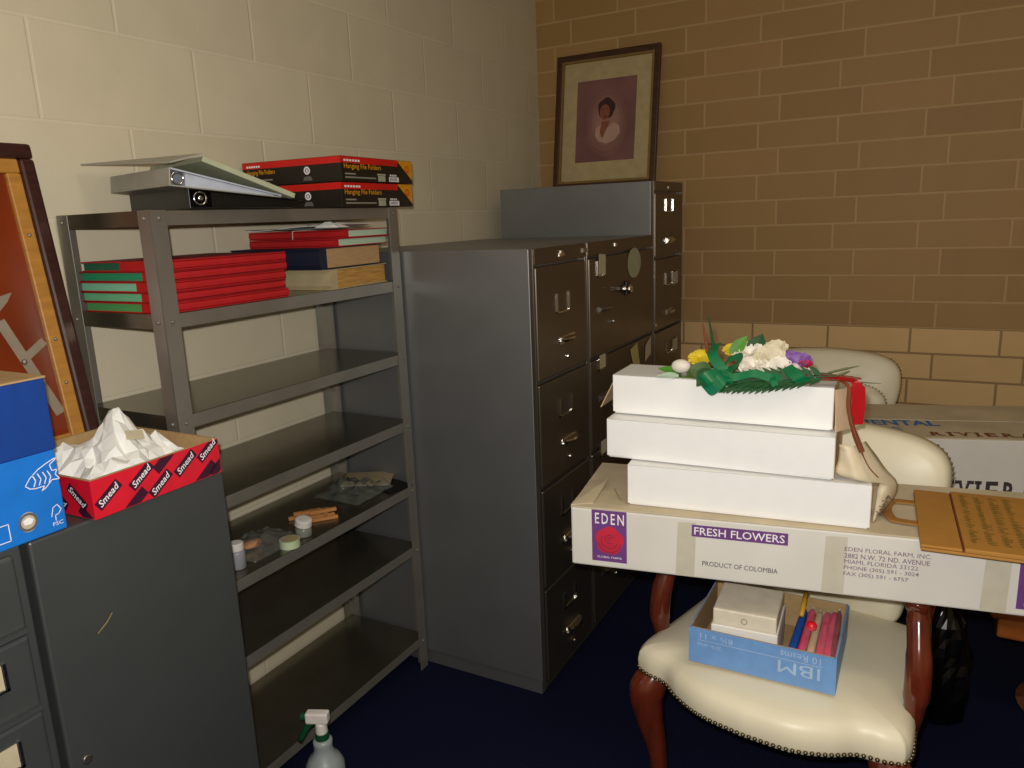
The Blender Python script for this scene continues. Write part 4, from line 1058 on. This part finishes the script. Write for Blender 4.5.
# green ribbon: loops and tails
def rib(pts, w, side, mm='ribbon', nm='ribbon', n=6):
    return MB().strip(spline(pts, n), w, side, .0007).build(nm, mm, bq)
rib([L3(1.27, 1.15, -1.76), L3(1.272, 1.135, -1.80), L3(1.287, 1.112, -1.82), L3(1.303, 1.092, -1.825)], .022, (.85, .2, .3))
rib([L3(1.303, 1.092, -1.825), L3(1.33, 1.112, -1.83), L3(1.325, 1.128, -1.80), L3(1.30, 1.112, -1.80), L3(1.298, 1.09, -1.815)], .022, (.3, .6, .5))
rib([L3(1.298, 1.09, -1.825), L3(1.275, 1.078, -1.85), L3(1.262, 1.058, -1.845), L3(1.277, 1.048, -1.85), L3(1.30, 1.07, -1.85), L3(1.304, 1.088, -1.83)], .026, (.6, -.2, -.55))
rib([L3(1.30, 1.09, -1.83), L3(1.325, 1.082, -1.845), L3(1.36, 1.092, -1.83), L3(1.392, 1.083, -1.83), L3(1.41, 1.08, -1.82)], .016, (.1, .4, .9))
rib([L3(1.418, 1.107, -1.80), L3(1.44, 1.09, -1.825), L3(1.455, 1.073, -1.82)], .022, (.8, .1, .45))
rib([L3(1.29, 1.096, -1.83), L3(1.31, 1.086, -1.842), L3(1.318, 1.066, -1.845)], .018, (.7, -.3, -.2))
rib([L3(1.395, 1.085, -1.825), L3(1.40, 1.078, -1.84), L3(1.405, 1.066, -1.845)], .012, (.8, .1, .3))
# stems to the right, sprigs, red ribbon tail and dried stems hanging off the end
m = MB()
for y, z, e in ((-1.78, 1.085, 1.55), (-1.79, 1.079, 1.54), (-1.77, 1.082, 1.535), (-1.80, 1.076, 1.545)):
    m.tube([L3(1.42, z, y), L3(1.48, z+.002, y), L3(e, 1.078, y+.01)], .0022, 6)
m.build('stems', 'stem_brown', bq)
MB().tube([L3(1.48, 1.078, -1.79), L3(1.55, 1.074, -1.79), L3(1.585, 1.074, -1.79)], [.0022, .0016, .0006], 6).build('sprig', 'stem', bq)
MB().tube([L3(1.49, 1.088, -1.77), L3(1.52, 1.10, -1.765), L3(1.545, 1.109, -1.76)], [.002, .0028, .0006], 6).build('sprig', 'stem', bq)
MB().tube([L3(1.50, 1.083, -1.785), L3(1.522, 1.093, -1.78), L3(1.53, 1.098, -1.775)], [.0015, .0028, .001], 6).build('sprig', 'stem', bq)
MB().tube([L3(1.26, 1.12, -1.76), L3(1.262, 1.15, -1.755), L3(1.250, 1.225, -1.75)], [.003, .0035, .0015], 7).build('sprig', 'leaf', bq)
MB().tube([L3(1.252, 1.12, -1.76), L3(1.248, 1.145, -1.755), L3(1.238, 1.205, -1.75)], [.0035, .004, .0015], 7).build('sprig', 'stem_brown', bq)
rib([L3(1.45, 1.088, -1.795), L3(1.50, 1.086, -1.80), L3(1.532, 1.082, -1.80), L3(1.546, 1.070, -1.802), L3(1.550, 1.035, -1.804), L3(1.548, .993, -1.808)], [.012]*13+[.018]*6+[.025]*12, [Vector((.2, .9, .2))]*14+[Vector((.9, .3, 0))]*17, 'red_ribbon', 'red_ribbon_tail')
MB().tube(spline([L3(1.51, 1.079, -1.79), L3(1.532, 1.066, -1.81), L3(1.534, 1.03, -1.818), L3(1.545, .985, -1.82), L3(1.562, .944, -1.822)], 4), [.003]*5+[.0045]*8+[.0055]*4, 7).build('dried_stem', 'stem_brown', bq)
MB().tube(spline([L3(1.536, 1.02, -1.825), L3(1.556, .96, -1.827), L3(1.575, .92, -1.83), L3(1.593, .90, -1.83)], 4), [.0025]*6+[.0012]*7, 6).build('dried_stem', 'stem_brown', bq)

# ------------------------------------------------------------------ light and camera
cam = D.cameras.new('camera'); co = D.objects.new('camera', cam); COL.objects.link(co); SC.camera = co
cam.sensor_width = 36; cam.lens = 36*760.1/1024; cam.clip_start = .02
yaw, pitch, roll = -.5068, -.215, -.04
fw = Vector((math.sin(yaw)*math.cos(pitch), math.cos(yaw)*math.cos(pitch), math.sin(pitch)))
rt = Vector((math.cos(yaw), -math.sin(yaw), 0)); up = rt.cross(fw)
r2 = rt*math.cos(roll)+up*math.sin(roll); u2 = -rt*math.sin(roll)+up*math.cos(roll)
mw = Matrix((r2, u2, -fw)).transposed().to_4x4()
CP = Vector((1.6542, -3.3387, 1.4017))
co.matrix_world = Matrix.Translation(CP) @ mw
def lamp(name, kind, loc, energy, col, **k):
    l = D.lights.new(name, kind); l.energy = energy; l.color = col
    for a, b in k.items(): setattr(l, a, b)
    o = D.objects.new(name, l); COL.objects.link(o); o.location = loc; return o
# the camera's own flash, just above the lens
lamp('camera_flash', 'POINT', CP+u2*.042+r2*-.02, 76, (1, .985, .95), shadow_soft_size=.012)
# fluorescent ceiling fitting over the middle of the room
f_ = lamp('ceiling_lamp', 'AREA', (2.1, -2.55, CH-.02), 8.5, (1, .87, .66), shape='RECTANGLE', size=1.2, size_y=.3)
w = D.worlds.new('world'); SC.world = w; w.use_nodes = True
w.node_tree.nodes['Background'].inputs['Color'].default_value = (.01, .01, .01, 1)
vs = SC.view_settings
vs.view_transform = 'Standard'; vs.look = 'None'; vs.exposure = 0; vs.gamma = 1; vs.use_curve_mapping = False
